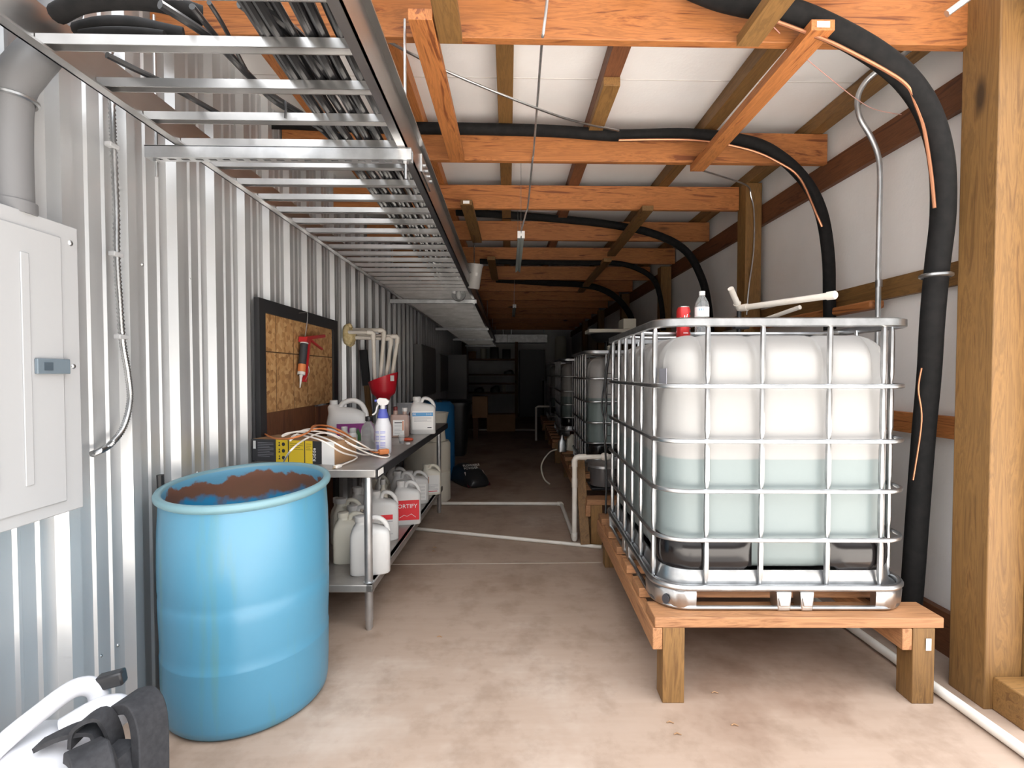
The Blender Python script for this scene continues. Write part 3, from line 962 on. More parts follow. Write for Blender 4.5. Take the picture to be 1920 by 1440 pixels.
# ------------------------------------------------------------------ containers
def jug(label, loc, rz, w=.19, d=.11, h=.285, body='white', cap='white', group=None, art=None, name='plastic_jug', handle=True, capr=.028):
    t = thing(name, label, 'jug', loc, rz, group)
    z = h
    b = MB()
    hw, hd = w / 2, d / 2
    b.loft([(0, hw * .93, hd * .93, 5, 0, 0), (.008, hw, hd, 6, 0, 0), (z * .55, hw, hd, 6, 0, 0), (z * .70, hw * .99, hd * .98, 5, 0, 0), (z * .77, hw * .90, hd * .9, 4, -.002, 0), (z * .82, hw * .62, hd * .75, 3, -w * .12, 0), (z * .86, capr * 1.0, capr, 2, -w * .24, 0), (z * .93, capr * .92, capr * .92, 2, -w * .24, 0)], 36)
    b.build('body', M[body], t, angle=50)
    if handle:
        hp = sm([(-w * .06, 0, z * .82), (-w * .01, 0, z * .93), (w * .08, 0, z * .965), (w * .24, 0, z * .94), (w * .38, 0, z * .85), (w * .44, 0, z * .74), (w * .43, 0, z * .64)], 5)
        MB().tube(hp, .0125, 12, flat=1.1).build('handle', M[body], t)
    cp = MB()
    cp.lathe([(capr * 1.08, z * .91), (capr * 1.12, z * .92), (capr * 1.12, z * 1.0), (capr * .95, z * 1.01)], (-w * .24, 0, 0), 24)
    cp.build('cap', M[cap], t)
    if art:
        art(t, w, d, h)
    return t


def front_panel(t, name, w, d, h, x0, x1, z0, z1, mtl, off=.0008):
    return MB().box(w * x0, w * x1, -d / 2 - off - .0006, -d / 2 - off + .004, h * z0, h * z1).build(name, mtl, t)


def lines(o, mtl, x0, x1, zs, y, hgt=.0022, name='print_lines'):
    b = MB()
    for i, z in enumerate(zs):
        b.box(x0, x1 - (x1 - x0) * (.25 if i % 3 == 2 else 0), y - .0005, y, z, z + hgt)
    return b.build(name, mtl, o)


def art_fortify(t, w, d, h):
    p = front_panel(t, 'red_label', w, d, h, -.44, .44, .12, .58, M['inkred'])
    text('lettering', 'FORTIFY', .040, M['label'], p, facing((-.082, -d / 2 - .0019, h * .40), (1, 0, 0), (0, 0, 1)))
    z = MB().tube([(-.05, -d / 2 - .002, h * .18), (-.02, -d / 2 - .002, h * .24), (.0, -d / 2 - .002, h * .21), (.03, -d / 2 - .002, h * .26), (.06, -d / 2 - .002, h * .18)], .0015, 4)
    z.build('mountain_mark', M['label'], p)


def art_blue(t, w, d, h):
    p = front_panel(t, 'paper_label', w, d, h, -.40, .40, .13, .63, M['label'])
    y = -d / 2 - .0016
    MB().box(-w * .40, w * .40, y - .0006, y, h * .49, h * .59).build('blue_band', M['inkblue'], p)
    text('lettering', 'PK', .022, M['label'], p, facing((-w * .38, y - .0008, h * .515), (1, 0, 0), (0, 0, 1)))
    text('lettering', '5-1-2', .018, M['label'], p, facing((w * .14, y - .0008, h * .52), (1, 0, 0), (0, 0, 1)))
    lines(p, M['inkgrey'], -w * .34, w * .34, [h * .44, h * .41, h * .38, h * .35], y)
    lines(p, M['ink'], w * .18, w * .34, [h * .17], y, .006)


def art_white(t, w, d, h):
    p = front_panel(t, 'paper_label', w, d, h, -.38, .40, .12, .62, M['label'])
    lines(p, M['inkgrey'], -w * .33, w * .35, [h * (.55 - .035 * k) for k in range(11)], -d / 2 - .0015, .0016)


def art_redmark(t, w, d, h):
    p = front_panel(t, 'red_mark', w, d, h, -.10, .30, .44, .54, M['inkred'])
    lines(t, M['inkgrey'], -w * .1, w * .3, [h * .14, h * .40], -d / 2 - .0012, .003)


def art_tan(t, w, d, h):
    p = front_panel(t, 'paper_label', w, d, h, -.42, .42, .08, .66, M['label'])
    MB().box(-w * .30, -w * .12, -d / 2 - .0022, -d / 2 - .0015, h * .40, h * .62).build('orange_print', M['orange'], p)
    lines(p, M['inkgrey'], -w * .36, w * .35, [h * (.34 - .04 * k) for k in range(5)], -d / 2 - .0015, .0018)
    lines(p, M['inkred'], -w * .36, w * .30, [h * .12], -d / 2 - .0015, .005)


ZT, ZS = .831, .243
R_ = math.radians
jug('white jug with a blue-banded label standing at the far end of the bench top', (-.665, 3.92, ZT), R_(8), .195, .12, .285, art=art_blue)
jug('front white jug on the lower shelf right behind the bench leg', (-.735, 2.67, ZS), R_(12), .205, .125, .30)
jug('off-white jug behind the front jug on the lower shelf', (-.885, 2.83, ZS), R_(10), .19, .12, .275, 'cream', 'cream')
jug('white jug with small red mark on the lower shelf', (-.80, 3.20, ZS), R_(16), .19, .12, .31, art=art_redmark)
jug('white jug with red FORTIFY label on the lower shelf', (-.715, 3.54, ZS), R_(10), .19, .12, .30, art=art_fortify)
jug('grey-white jug in the second row of the lower shelf with a ribbed cap', (-.97, 3.04, ZS), R_(10), .17, .11, .30, 'cream', 'white')
jug('white jug lying low between the front jugs and the red-marked one', (-.89, 2.99, ZS), R_(0), .16, .11, .27)
jug('white jug behind the FORTIFY jug with an open loop handle', (-.78, 3.72, ZS), R_(6), .18, .11, .33)
jug('white jug with a densely printed label on the lower shelf', (-.76, 4.10, ZS), R_(12), .21, .13, .26, art=art_white)
jug('cream jug with an orange-printed label at the far end of the lower shelf', (-.68, 4.40, ZS), R_(12), .17, .12, .26, 'cream', 'cream', art=art_tan)


def round_bottle(name, label, loc, prof, mtl, capmat=None, capprof=None, cat='bottle', group=None, sx=1, sy=1, rz=0):
    t = thing(name, label, cat, loc, rz, group)
    MB().lathe(prof, (0, 0, 0), 28, sx=sx, sy=sy).build('body', mtl, t, angle=50)
    if capprof:
        MB().lathe(capprof, (0, 0, 0), 20).build('cap', capmat, t)
    return t


pf = [(.03, 0), (.034, .006), (.034, .15), (.028, .175), (.013, .195), (.013, .215)]
cf = [(.017, .212), (.018, .215), (.018, .238), (.015, .24)]
round_bottle('small_bottle', 'grey bottle with white cap behind the jugs near the bench leg', (-.93, 3.32, ZS), pf, M['inkgrey'], M['white'], cf, group='small bottles on the lower shelf')
round_bottle('small_bottle', 'tall pale bottle at the back of the lower shelf beside the grey bottle', (-.87, 3.48, ZS), [(r, z * 1.35) for r, z in pf], M['cream'], M['white'], [(r, z * 1.35) for r, z in cf], group='small bottles on the lower shelf')
round_bottle('small_bottle', 'slim white bottle leaning row rear of the FORTIFY jug', (-.93, 3.62, ZS), [(r, z * 1.45) for r, z in pf], M['white'], M['white'], [(r, z * 1.45) for r, z in cf], group='small bottles on the lower shelf')
round_bottle('small_bottle', 'small capped bottle at the rear left of the lower shelf', (-1.07, 3.12, ZS), [(r, z * 1.2) for r, z in pf], M['cream'], M['white'], [(r, z * 1.2) for r, z in cf], group='small bottles on the lower shelf')

jug('white jug hidden behind the red-marked jug near the back of the lower shelf', (-.95, 3.30, ZS), R_(8), .17, .11, .31)
jug('white jug at the back of the lower shelf behind the densely printed one', (-.90, 4.05, ZS), R_(6), .18, .12, .30)
jug('pale jug against the wall side of the lower shelf, past the FORTIFY jug', (-.98, 3.78, ZS), R_(4), .18, .12, .29, 'cream', 'white')

# gallon jug with purple label (laid out sideways)
t = thing('gallon_jug', 'round-shouldered white gallon jug with purple label at the back of the bench', 'jug', (-1.09, 3.42, ZT), R_(12))
b = MB()
b.loft([(0, .12, .075, 3.5, 0, 0), (.01, .128, .082, 4, 0, 0), (.14, .13, .083, 4, 0, 0), (.20, .12, .08, 3, 0, 0), (.235, .085, .05, 2.6, -.04, 0), (.245, .04, .035, 2.2, -.085, 0), (.265, .022, .022, 2, -.087, 0)], 40)
b.build('body', M['white'], t, angle=55)
MB().tube(sm([(-.05, 0, .235), (-.02, 0, .272), (.04, 0, .285), (.09, 0, .26), (.118, 0, .205), (.125, 0, .15)], 6), .017, 12).build('handle', M['white'], t)
MB().lathe([(.024, .255), (.026, .258), (.026, .285), (.022, .288)], (-.087, 0, 0), 20).build('cap', M['white'], t)
lb_ = MB().box(-.06, .125, -.0865, -.082, .02, .135).build('purple_label', M['inkpurple'], t)
MB().prism([(-.01, .02), (.03, .10), (.05, .06), (.075, .105), (.11, .02)], 'y', -.0875, -.0865).build('leaf_print', mat('green_ink', (.03, .10, .03), .5), lb_)
for i, (x_, y_, lb) in enumerate(((-1.04, 3.20, 'little white bottle left of the clear bottle, partly behind the orange cord'), (-.965, 3.13, 'little white capped bottle in front of the purple label'))):
    round_bottle('little_bottle', lb, (x_, y_, ZT), [(.026, 0), (.028, .005), (.028, .085), (.02, .10), (.015, .105)], M['white'], M['white'], [(.019, .10), (.02, .102), (.02, .128), (.018, .13)], group='little white bottles on the bench')
round_bottle('clear_bottle', 'clear plastic bottle with black cap standing on the bench', (-.838, 3.03, ZT), [(.044, 0), (.047, .006), (.046, .05), (.047, .10), (.046, .118), (.047, .125), (.040, .150), (.017, .178), (.016, .19)], M['clear'], M['blackm'], [(.020, .182), (.021, .184), (.021, .208), (.019, .21)])

# spray bottle
t = thing('spray_bottle', 'white trigger spray bottle with purple collar at the bench edge', 'spray bottle', (-.735, 2.955, ZT), R_(5))
MB().lathe([(.044, 0), (.048, .006), (.048, .15), (.046, .165), (.030, .21), (.026, .225)], (0, 0, 0), 28).build('body', mat('milky_plastic', (.70, .70, .74), .35, 0, Transmission_Weight=.15), t, angle=50)
MB().lathe([(.031, .205), (.031, .225), (.024, .245), (.022, .26)], (0, 0, 0), 24).build('collar', M['bluepl'], t)
hd = MB()
hd.lathe([(.014, .255), (.014, .29)], (0, 0, 0), 16)
hd.prism([(-.030, .295), (-.034, .312), (-.020, .326), (.020, .322), (.038, .305), (.030, .288), (.012, .280), (-.012, .280)], 'y', -.014, .014)
hd.build('trigger_head', M['white'], t, bevel=.003)
MB().tube([(-.030, 0, .31), (-.046, 0, .308)], .008, 12).build('nozzle', M['bluepl'], t)
MB().tube(sm([(-.022, 0, .292), (-.034, 0, .27), (-.042, 0, .24), (-.06, 0, .225)], 5), .005, 8).build('trigger', M['white'], t)
pr = MB()
for z in (.130, .122, .102, .094, .086, .066, .058, .050, .040):
    for a0 in (-2.5, -1.75):
        pr.add([(.0483 * math.cos(a0 + q * .1), .0483 * math.sin(a0 + q * .1), z + dz_) for q in range(7) for dz_ in (0, .004)], [(2 * q, 2 * q + 2, 2 * q + 3, 2 * q + 1) for q in range(6)])
pr.add([(.0483 * math.cos(-2.3 + q * .1), .0483 * math.sin(-2.3 + q * .1), z) for q in range(5) for z in (.025, .055)], [(2 * q, 2 * q + 2, 2 * q + 3, 2 * q + 1) for q in range(4)])
pr.build('blue_print', mat('pale_blue_ink', (.28, .30, .62), .5), t, recalc=False)

# square bottle (twin neck)
t = thing('twin_neck_bottle', 'square translucent bottle with two necks and cream label on the bench', 'bottle', (-.80, 3.72, ZT), R_(6))
mt = mat('tinted_translucent_plastic', (.52, .36, .30), .3, 0, Transmission_Weight=.3)
MB().loft([(0, .060, .04, 6, 0, 0), (.006, .066, .045, 7, 0, 0), (.15, .066, .045, 7, 0, 0), (.165, .060, .04, 5, 0, 0)], 32).build('body', mt, t, angle=50)
MB().lathe([(.018, .16), (.018, .195)], (-.032, 0, 0), 16).build('neck', mt, t)
MB().lathe([(.015, .16), (.015, .195)], (.034, 0, 0), 16).build('neck', mt, t)
MB().lathe([(.015, .195), (.015, .222), (.012, .224)], (-.032, 0, 0), 16).build('brown_cap', mat('maroon_cap', (.15, .02, .02), .4), t)
MB().lathe([(.019, .188), (.019, .212), (.017, .214)], (.034, 0, 0), 16).build('white_cap', M['white'], t)
p = MB().box(-.045, .035, -.0468, -.044, .015, .128).build('paper_label', M['label'], t)
MB().box(-.035, .02, -.0475, -.0468, .105, .112).build('dark_print', M['ink'], p)
MB().box(.022, .030, -.0475, -.0468, .05, .12).build('orange_print', M['orange'], p)
lines(p, M['inkgrey'], -.035, .018, [.09, .082, .06, .05, .04, .03], -.0469, .0015)
tag(MB().box(-1.02, -.86, 4.60, 4.606, ZT, ZT + .20).build('metal_plate', M['galv2'], bevel=.002), 'grey flat metal plate standing behind the bottles', 'plate')
t = round_bottle('amber_bottle', 'dark red bottle between the square bottle and the blue-banded jug', (-.755, 4.02, ZT), [(.035, 0), (.04, .006), (.04, .15), (.02, .18)], mat('dark_red_liquid', (.16, .02, .03), .3), M['white'], [(.02, .18), (.02, .205)])
t = thing('measuring_cup', 'small clear cup with dark residue on the bench', 'cup', (-.71, 3.35, ZT))
MB().lathe([(.014, 0), (.016, .002), (.022, .06), (.0205, .06), (.0145, .004)], (0, 0, 0), 20, capt=True).build('cup', M['clear'], t)
MB().lathe([(.0142, .0045), (.0155, .016)], (0, 0, 0), 20).build('dark_liquid', M['ink'], t)
tag(MB().lathe([(.016, 0), (.016, .009), (.012, .011)], (-.665, 3.33, ZT), 20).build('bottle_lid', M['white']), 'loose white bottle cap lying by the cup', 'cap')
tag(MB().tube([(-.70 + .030 * math.cos(2 * PI * k / 16), 3.50 + .018 * math.sin(2 * PI * k / 16), ZT + .009) for k in range(16)], .009, 8, closed=True).build('orange_ring', mat('orange_red_plastic', (.50, .07, .025), .4)), 'orange-red plastic ring lying behind the cup', 'ring')

# extinguisher carton
a, b = Vector((-1.375, 2.70, 0)), Vector((-.885, 2.56, 0))
ang = math.atan2(b.y - a.y, b.x - a.x)
t = thing('extinguisher_carton', 'long black and yellow printed carton lying on the near end of the bench', 'carton', (a.x, a.y + .02, ZT), ang)
Lx = (b - a).length
MB().box(0, Lx, 0, .19, 0, .118).build('carton', M['kraft'], t, bevel=.002)
pb = MB().box(0, .145, -.0012, 0, .0, .118).build('black_print_panel', mat('charcoal_print', (.04, .04, .045), .45), t)
yp = MB().box(.148, .375, -.0012, 0, .0, .118).build('yellow_print_panel', M['yellow'], t)
MB().box(.375, .43, -.0013, 0, .0, .118).build('black_print_panel', mat('charcoal_print_b', (.03, .03, .033), .45), t)
MB().box(.432, .505, -.004, -.0015, .0, .118, Matrix.Rotation(.0, 4, 'X')).build('white_flap', M['label'], t)
MB().box(.006, .022, -.0018, -.0012, .065, .108).build('barcode_panel', M['label'], pb)
lines(pb, M['inkgrey'], .035, .135, [.098 - .009 * k for k in range(9)], -.0013, .0025)
dk = MB()
dk.box(.146, .150, -.002, -.0012, 0, .118).box(.225, .230, -.002, -.0012, 0, .118).box(.325, .330, -.002, -.0012, 0, .118)
dk.build('black_dividers', M['ink'], yp)
fg = MB()
for zc_ in (.095, .060, .024):
    fg.prism([(.165, zc_ - .010), (.172, zc_ + .002), (.178, zc_ - .010)], 'y', -.0019, -.0012)
    fg.lathe([(.004, 0), (.004, .0006)], (.1715, -.0012, zc_ + .007), 10, Matrix.Rotation(PI / 2, 4, 'X'))
    fg.lathe([(.010, 0), (.010, .0006)], (.197, -.0012, zc_), 14, Matrix.Rotation(PI / 2, 4, 'X'))
fg.build('pictograms', M['ink'], yp)
lines(yp, M['ink'], .238, .318, [.100 - .010 * k for k in range(4)], -.0013, .0018)
lines(yp, M['ink'], .336, .368, [.100 - .010 * k for k in range(4)], -.0013, .0018)
text('lettering', 'Kidde', .030, M['label'], t, facing((.394, -.0016, .012), (0, 0, 1), (-1, 0, 0)) @ Matrix.Identity(4))

# extension cords
def cord(name, label, pts, r, mtl):
    t = thing(name, label, 'cord', (pts[0][0], pts[0][1], ZT))
    MB().tube(sm(pts, 10), r, 8).build('cable', mtl, t, world=True)
    return t


def bench(px, py, h):
    return W(px, py, z=ZT + h)


wp = [(531, 868, .02), (545, 845, .13), (575, 822, .15), (610, 812, .15), (650, 830, .10), (690, 850, .03), (722, 858, .006), (730, 853, .006), (715, 846, .008), (670, 838, .08), (625, 815, .14), (580, 808, .16), (540, 812, .16), (530, 818, .15), (560, 810, .16), (610, 822, .15),
      (650, 842, .10), (685, 853, .02), (700, 848, .01), (672, 830, .1), (620, 806, .15), (570, 806, .155), (545, 826, .14), (555, 815, .15), (600, 825, .15), (640, 848, .08), (668, 856, .02), (664, 862, .012), (650, 868, .008), (638, 873, .008)]
t = cord('white_extension_cord', 'white extension cord looped over the carton on the bench', [bench(*q) for q in wp], .0042, M['whitecord'])
e = bench(638, 873, .008)
e2 = bench(628, 876, .008)
pl = MB().bar(e, e2, .024, .016).build('plug', M['whitecord'], t, world=True, bevel=.004)
dd = (e2 - e).normalized()
MB().bar(e2 + Vector((0, 0, .004)), e2 + dd * .018 + Vector((0, 0, .004)), .006, .0015).bar(e2 - Vector((0, 0, .004)), e2 + dd * .018 - Vector((0, 0, .004)), .006, .0015).build('prongs', mat('brass', (.7, .5, .2), .3, 1.0), pl, world=True)
op = [(497, 814, .13), (515, 822, .14), (545, 822, .16), (575, 812, .17), (590, 800, .17), (605, 798, .16), (640, 808, .12), (670, 828, .06), (688, 838, .02), (675, 832, .05), (640, 815, .13), (605, 804, .17), (585, 806, .17), (590, 798, .17), (620, 800, .15), (655, 820, .09), (690, 842, .02), (700, 848, .02), (712, 848, .02)]
t = cord('orange_extension_cord', 'orange extension cord looped on the bench with an orange end plug', [bench(*q) for q in op], .0046, M['orange'])
e, e2 = bench(710, 848, .02), bench(728, 846, .02)
MB().bar(e, e2, .032, .030).build('socket_end', M['orange'], t, world=True, bevel=.006)

# things behind the bench
t = thing('white_drum', 'off-white plastic drum standing behind the far end of the bench', 'drum', (-.83, 5.15, 0))
MB().lathe([(.22, 0), (.235, .01), (.235, .3), (.23, .31), (.235, .32), (.235, .58), (.22, .61)], (0, 0, 0), 36).build('body', M['cream'], t, angle=45)
MB().lathe([(.13, .61), (.12, .72), (.15, .86), (.16, .90), (.155, .90), (.14, .86)], (.06, .0, 0), 28).build('spool', M['cream'], t, angle=45)
t = thing('blue_drum', 'dark blue plastic drum standing beyond the bench', 'drum', (-.95, 6.15, 0))
MB().lathe([(.27, 0), (.29, .02), (.295, .3), (.29, .31), (.295, .33), (.295, .6), (.29, .61), (.295, .63), (.29, .90), (.24, .955)], (0, 0, 0), 40).build('body', mat('blue_drum_plastic', (.02, .15, .36), .35), t, angle=45)
MB().lathe([(.03, .95), (.03, .975)], (.12, -.08, 0), 14).build('bung', M['blackm'], t)
# bag on the floor
t = thing('product_bag', 'black product bag with pale label slumped on the dim floor', 'bag', (-.47, 5.95, 0), rot=(0, 0, R_(28)))
bb = MB()
bb.loft([(0, .14, .30, 4, 0, 0), (.03, .165, .33, 4, 0, 0), (.09, .16, .31, 3, 0, 0), (.16, .13, .24, 3, 0, .04), (.20, .07, .14, 2.5, 0, .08)], 40)
bb.build('sack', M['blackm'], t, angle=70)
pm = Matrix.Translation((0, -.19, .118)) @ Matrix.Rotation(R_(42), 4, 'X')
p = MB().box(-.12, .12, -.11, .06, 0, .004, pm).build('pale_label', mat('pale_label_paper', (.5, .43, .40), .6), t)
MB().box(-.05, .06, -.07, .02, .004, .0048, pm).build('print_block', M['inkgrey'], p)
MB().box(-.14, .14, -.15, -.115, -.004, .003, pm).build('maroon_band', mat('maroon_print', (.12, .01, .02), .5), t)
text('lettering', 'FLOWABLE\nPOWDER', .042, M['label'], t, pm @ Matrix.Translation((-.11, .135, .006)))

# hanging pitcher and globe
t = thing('measuring_pitcher', 'translucent plastic measuring pitcher hanging at the edge of the cable tray', 'pitcher', (-.335, 4.9, 2.12), rot=(R_(6), R_(6), 0))
MB().lathe([(.052, 0), (.056, .004), (.066, .20), (.078, .235), (.075, .236), (.063, .20), (.053, .008)], (0, 0, 0), 28).build('cup', M['frost'], t, angle=50)
MB().tube(sm([(-.065, 0, .19), (-.11, 0, .19), (-.11, 0, .10), (-.06, 0, .08)], 6), .008, 8).build('handle', M['frost'], t)
MB().box(.01, .03, -.0675, -.064, .12, .15).build('white_print', M['label'], t)
gp = W(860, 552, y=5.35)
t = thing('glass_globe', 'round clear glass light globe under the cable tray', 'light', gp - Vector((0, 0, .075)))
MB().lathe([(.075 * math.sin(PI * k / 16), .075 - .075 * math.cos(PI * k / 16)) for k in range(1, 15)], (0, 0, 0), 28).build('globe', M['clear'], t, angle=60)
MB().lathe([(.012, .03), (.025, .05), (.025, .08), (.015, .11)], (0, 0, 0), 16).build('bulb', M['white'], t)
MB().lathe([(.03, .135), (.03, .25)], (0, 0, 0), 16).build('socket', M['galv2'], t)

# threaded cable and lamp strips
P_ = [W(1027, -15, y=1.93), W(1024, 20, y=1.93), W(1018, 66, y=1.955), W(1016, 80, y=2.06), W(1007, 200, y=2.6), W(1000, 290, y=3.1), W(998, 304, y=3.14), W(990, 385, y=3.6), W(986, 400, y=3.62), W(977, 434, y=3.55)]
tag(MB().tube(sm(P_, 8), .006, 8).build('armoured_cable', M['galv2']), 'grey armoured cable hanging down the middle to the strip light', 'cable')
def strip_light(y0, lb, x=.09, z=None):
    z0 = 2.24
    t = thing('strip_light', lb, 'light', (x, y0 + .6, z0), group='strip lights down the middle')
    MB().prism([(x - .022, z0), (x - .022, z0 + .04), (x + .022, z0 + .04), (x + .022, z0), (x + .006, z0 + .008), (x, z0 + .02), (x - .006, z0 + .008)], 'y', y0, y0 + 1.2).build('channel', mat('lamp_housing', (.36, .40, .38), .4, .3), t, world=True)
    MB().box(x - .025, x - .004, y0 - .008, y0 + .012, z0 - .004, z0 + .044).box(x + .004, x + .025, y0 - .008, y0 + .012, z0 - .004, z0 + .044).box(x - .005, x + .005, y0 - .006, y0 + .010, z0 + .012, z0 + .028).build('end_cap', M['white'], t, world=True)
    for yy in (y0 + .03, y0 + 1.15):
        MB().tube([(x, yy, z0 + .04), (x, yy, 2.80)], .0015, 6).build('hanging_wire', M['galv'], t, world=True)
    return t
strip_light(3.5, 'narrow grey strip light with white end caps hanging nearest the camera')
strip_light(7.2, 'small distant strip light with a white end hanging in the dark')

# ------------------------------------------------------------------ tanks
def ibc(label, loc, rz, level, mname, tint, marks=False):
    t = thing('caged_tank', label, 'tank', loc, rz, 'caged white liquid tanks')
    HX, HY = .478, .578
    zb, zt = .145, 1.118
    per = rrect(HX, HY, .125, 0, 8, 40)
    fx = (-.318, -.098, .170, .385)
    sy_ = [-.6 + q for q in (.115, .34, .525, .71, .895, 1.09)]
    zs = [zb, zb + .012, zb + .03, zb + .06, .3, .5, .7, .8, .88, .94, .99] + [zt - .13 + .13 * math.sin(k * PI / 2 / 9) for k in range(1, 10)]
    def smst(v, a, b):
        u = max(0, min(1, (v - a) / (b - a)))
        return u * u * (3 - 2 * u)
    vs_, fs = [], []
    for z in zs:
        R1 = .13
        base = 0
        if z > zt - R1:
            base = R1 - math.sqrt(max(0, R1 * R1 - (z - (zt - R1)) ** 2))
        if z < zb + .06:
            base = .06 - math.sqrt(max(0, .0036 - (zb + .06 - z) ** 2))
        for p, nr in per:
            g = 0
            if abs(nr.y) > .98:
                for q in fx:
                    g = max(g, math.exp(-((p.x - q) / .020) ** 2))
            if abs(nr.x) > .98:
                for q in sy_:
                    g = max(g, math.exp(-((p.y - q) / .020) ** 2))
            ins = base + .030 * g * smst(z, .78, 1.02) + .006 * g
            vs_.append(p - nr * ins + Vector((0, 0, z)))
    n = len(per)
    for i in range(len(zs) - 1):
        for k in range(n):
            l = (k + 1) % n
            fs.append((i * n + k, i * n + l, (i + 1) * n + l, (i + 1) * n + k))
    fs.append(tuple(range(n))[::-1])
    fs.append(tuple((len(zs) - 1) * n + k for k in range(n)))
    bt = MB().add(vs_, fs).build('bottle', tank_mat(mname, level, tint), t, angle=60)
    MB().lathe([(.085, zt - .005), (.085, zt + .02), (.08, zt + .024)], (0, 0, 0), 28).build('lid', M['blackm'], bt)
    if marks:
        mk = MB()
        for k in range(8):
            mk.box(-.30, -.272 + (.012 if k % 2 else 0), -HY - .0015, -HY + .004, .25 + .1 * k, .258 + .1 * k)
        mk.build('graduation_marks', M['ink'], bt)
    # black corner cushions
    for (c0, c1, nm) in ((-.50, -.115, 'cushion'), (.180, .50, 'cushion')):
        sel = []
        for i, (p, nr) in enumerate(per):
            fr_ok = nr.y < -.98 and c0 <= p.x <= c1
            cor = p.x < -.34 and p.y < -.42 and c0 < 0 or p.x > .34 and p.y < -.42 and c0 > 0
            if fr_ok or (cor and not (nr.y < -.98)):
                sel.append((p, nr))
        key = (lambda q: (-(q[0].y) if False else 0)) 
        # order along the outline: left cushion goes side -> front
        if c0 < 0:
            sel.sort(key=lambda q: (q[0].x - q[0].y))
        else:
            sel.sort(key=lambda q: (q[0].x + q[0].y))
        cols = len(sel)
        rows = 7
        cv, cf_ = [], []
        for j in range(rows):
            v_ = j / (rows - 1)
            for i, (p, nr) in enumerate(sel):
                u_ = i / (cols - 1)
                e_ = min(1, 6 * min(u_, 1 - u_)) * min(1, 3.2 * min(v_, 1 - v_))
                z = .150 + .125 * v_
                # rounded lower corners
                if v_ < .3 and (u_ < .06 or u_ > .94):
                    z = .150 + .125 * max(v_, .12)
                cv.append(p + nr * (.001 + .012 * math.sqrt(max(e_, 0))) + Vector((0, 0, z)))
        for j in range(rows - 1):
            for i in range(cols - 1):
                cf_.append((j * cols + i, j * cols + i + 1, (j + 1) * cols + i + 1, (j + 1) * cols + i))
        MB().add(cv, cf_).build('black_cushion', mat_cush, t, angle=80)
    # pan
    pn = MB()
    sec = [(.500, .075), (.508, .085), (.490, .095), (.484, .135), (.480, .15), (.474, .15)]
    o1 = []
    for (hx, z) in sec:
        o1.append([q[0] + Vector((0, 0, z)) for q in rrect(hx, hx + .1, .12, 0, 8, 2)])
    nn_ = len(o1[0])
    fs = []
    for i in range(len(sec) - 1):
        for k in range(nn_):
            l = (k + 1) % nn_
            fs.append((i * nn_ + k, i * nn_ + l, (i + 1) * nn_ + l, (i + 1) * nn_ + k))
    fs.append(tuple(range(nn_))[::-1])
    pn.add([p for r in o1 for p in r], fs)
    pn.build('base_pan', M['galv'], t, angle=50)
    # cage
    cg = t
    for z in (.285, .482, .683, .904):
        o_ = MB().tube([q[0] for q in rrect(.516, .616, .125, z, 8, 6)], .0095, 8, closed=True, flat=.8).build('cage_ring', M['galv'], cg)
    tr = MB()
    out = [q for q in rrect(.516, .616, .125, 0, 8, 2)]
    for (dz, din) in ((1.140, 0), (1.145, .010), (1.172, .010), (1.177, 0), (1.172, -.012), (1.145, -.012)):
        tr.v += [q[0] + q[1] * din + Vector((0, 0, dz)) for q in out]
    nn_ = len(out)
    for i in range(6):
        j = (i + 1) % 6
        for k in range(nn_):
            l = (k + 1) % nn_
            tr.f.append((i * nn_ + k, i * nn_ + l, j * nn_ + l, j * nn_ + k))
            tr.m.append(0)
    tr.build('top_rail', M['galv'], cg, angle=50)
    MB().tube([q[0] for q in rrect(.518, .618, .125, .092, 8, 2)], .013, 10, closed=True).build('bottom_rail', M['galv'], cg)
    zz_ = []
    for a_, b_ in ((.095, .285), (.285, .482), (.482, .683), (.683, .904), (.904, 1.155)):
        for q in (0, .08, .2, .5, .8, .92):
            zz_.append((a_ + (b_ - a_) * q, .0075 if q < .1 else .0115 if q > .15 and q < .85 else .010))
    zz_.append((1.155, .006))
    rad = [q[1] for q in zz_]
    for x_ in fx:
        for y_ in (-.600, .600):
            MB().tube([(x_, y_, q[0]) for q in zz_], rad, 8, flat=1.0).build('cage_bar', M['galv'], cg)
    for y_ in sy_:
        for x_ in (-.500, .500):
            MB().tube([(x_, y_, q[0]) for q in zz_], rad, 8, flat=1.0).build('cage_bar', M['galv'], cg)
    for y_ in (-.12, .17):
        MB().tube([(-.516, y_, 1.158), (-.40, y_, 1.150), (.40, y_, 1.150), (.516, y_, 1.158)], .010, 8).build('top_crossbar', M['galv'], cg)
    # pallet feet
    full_o = rrect(.518, .618, .125, 0, 10, 24)
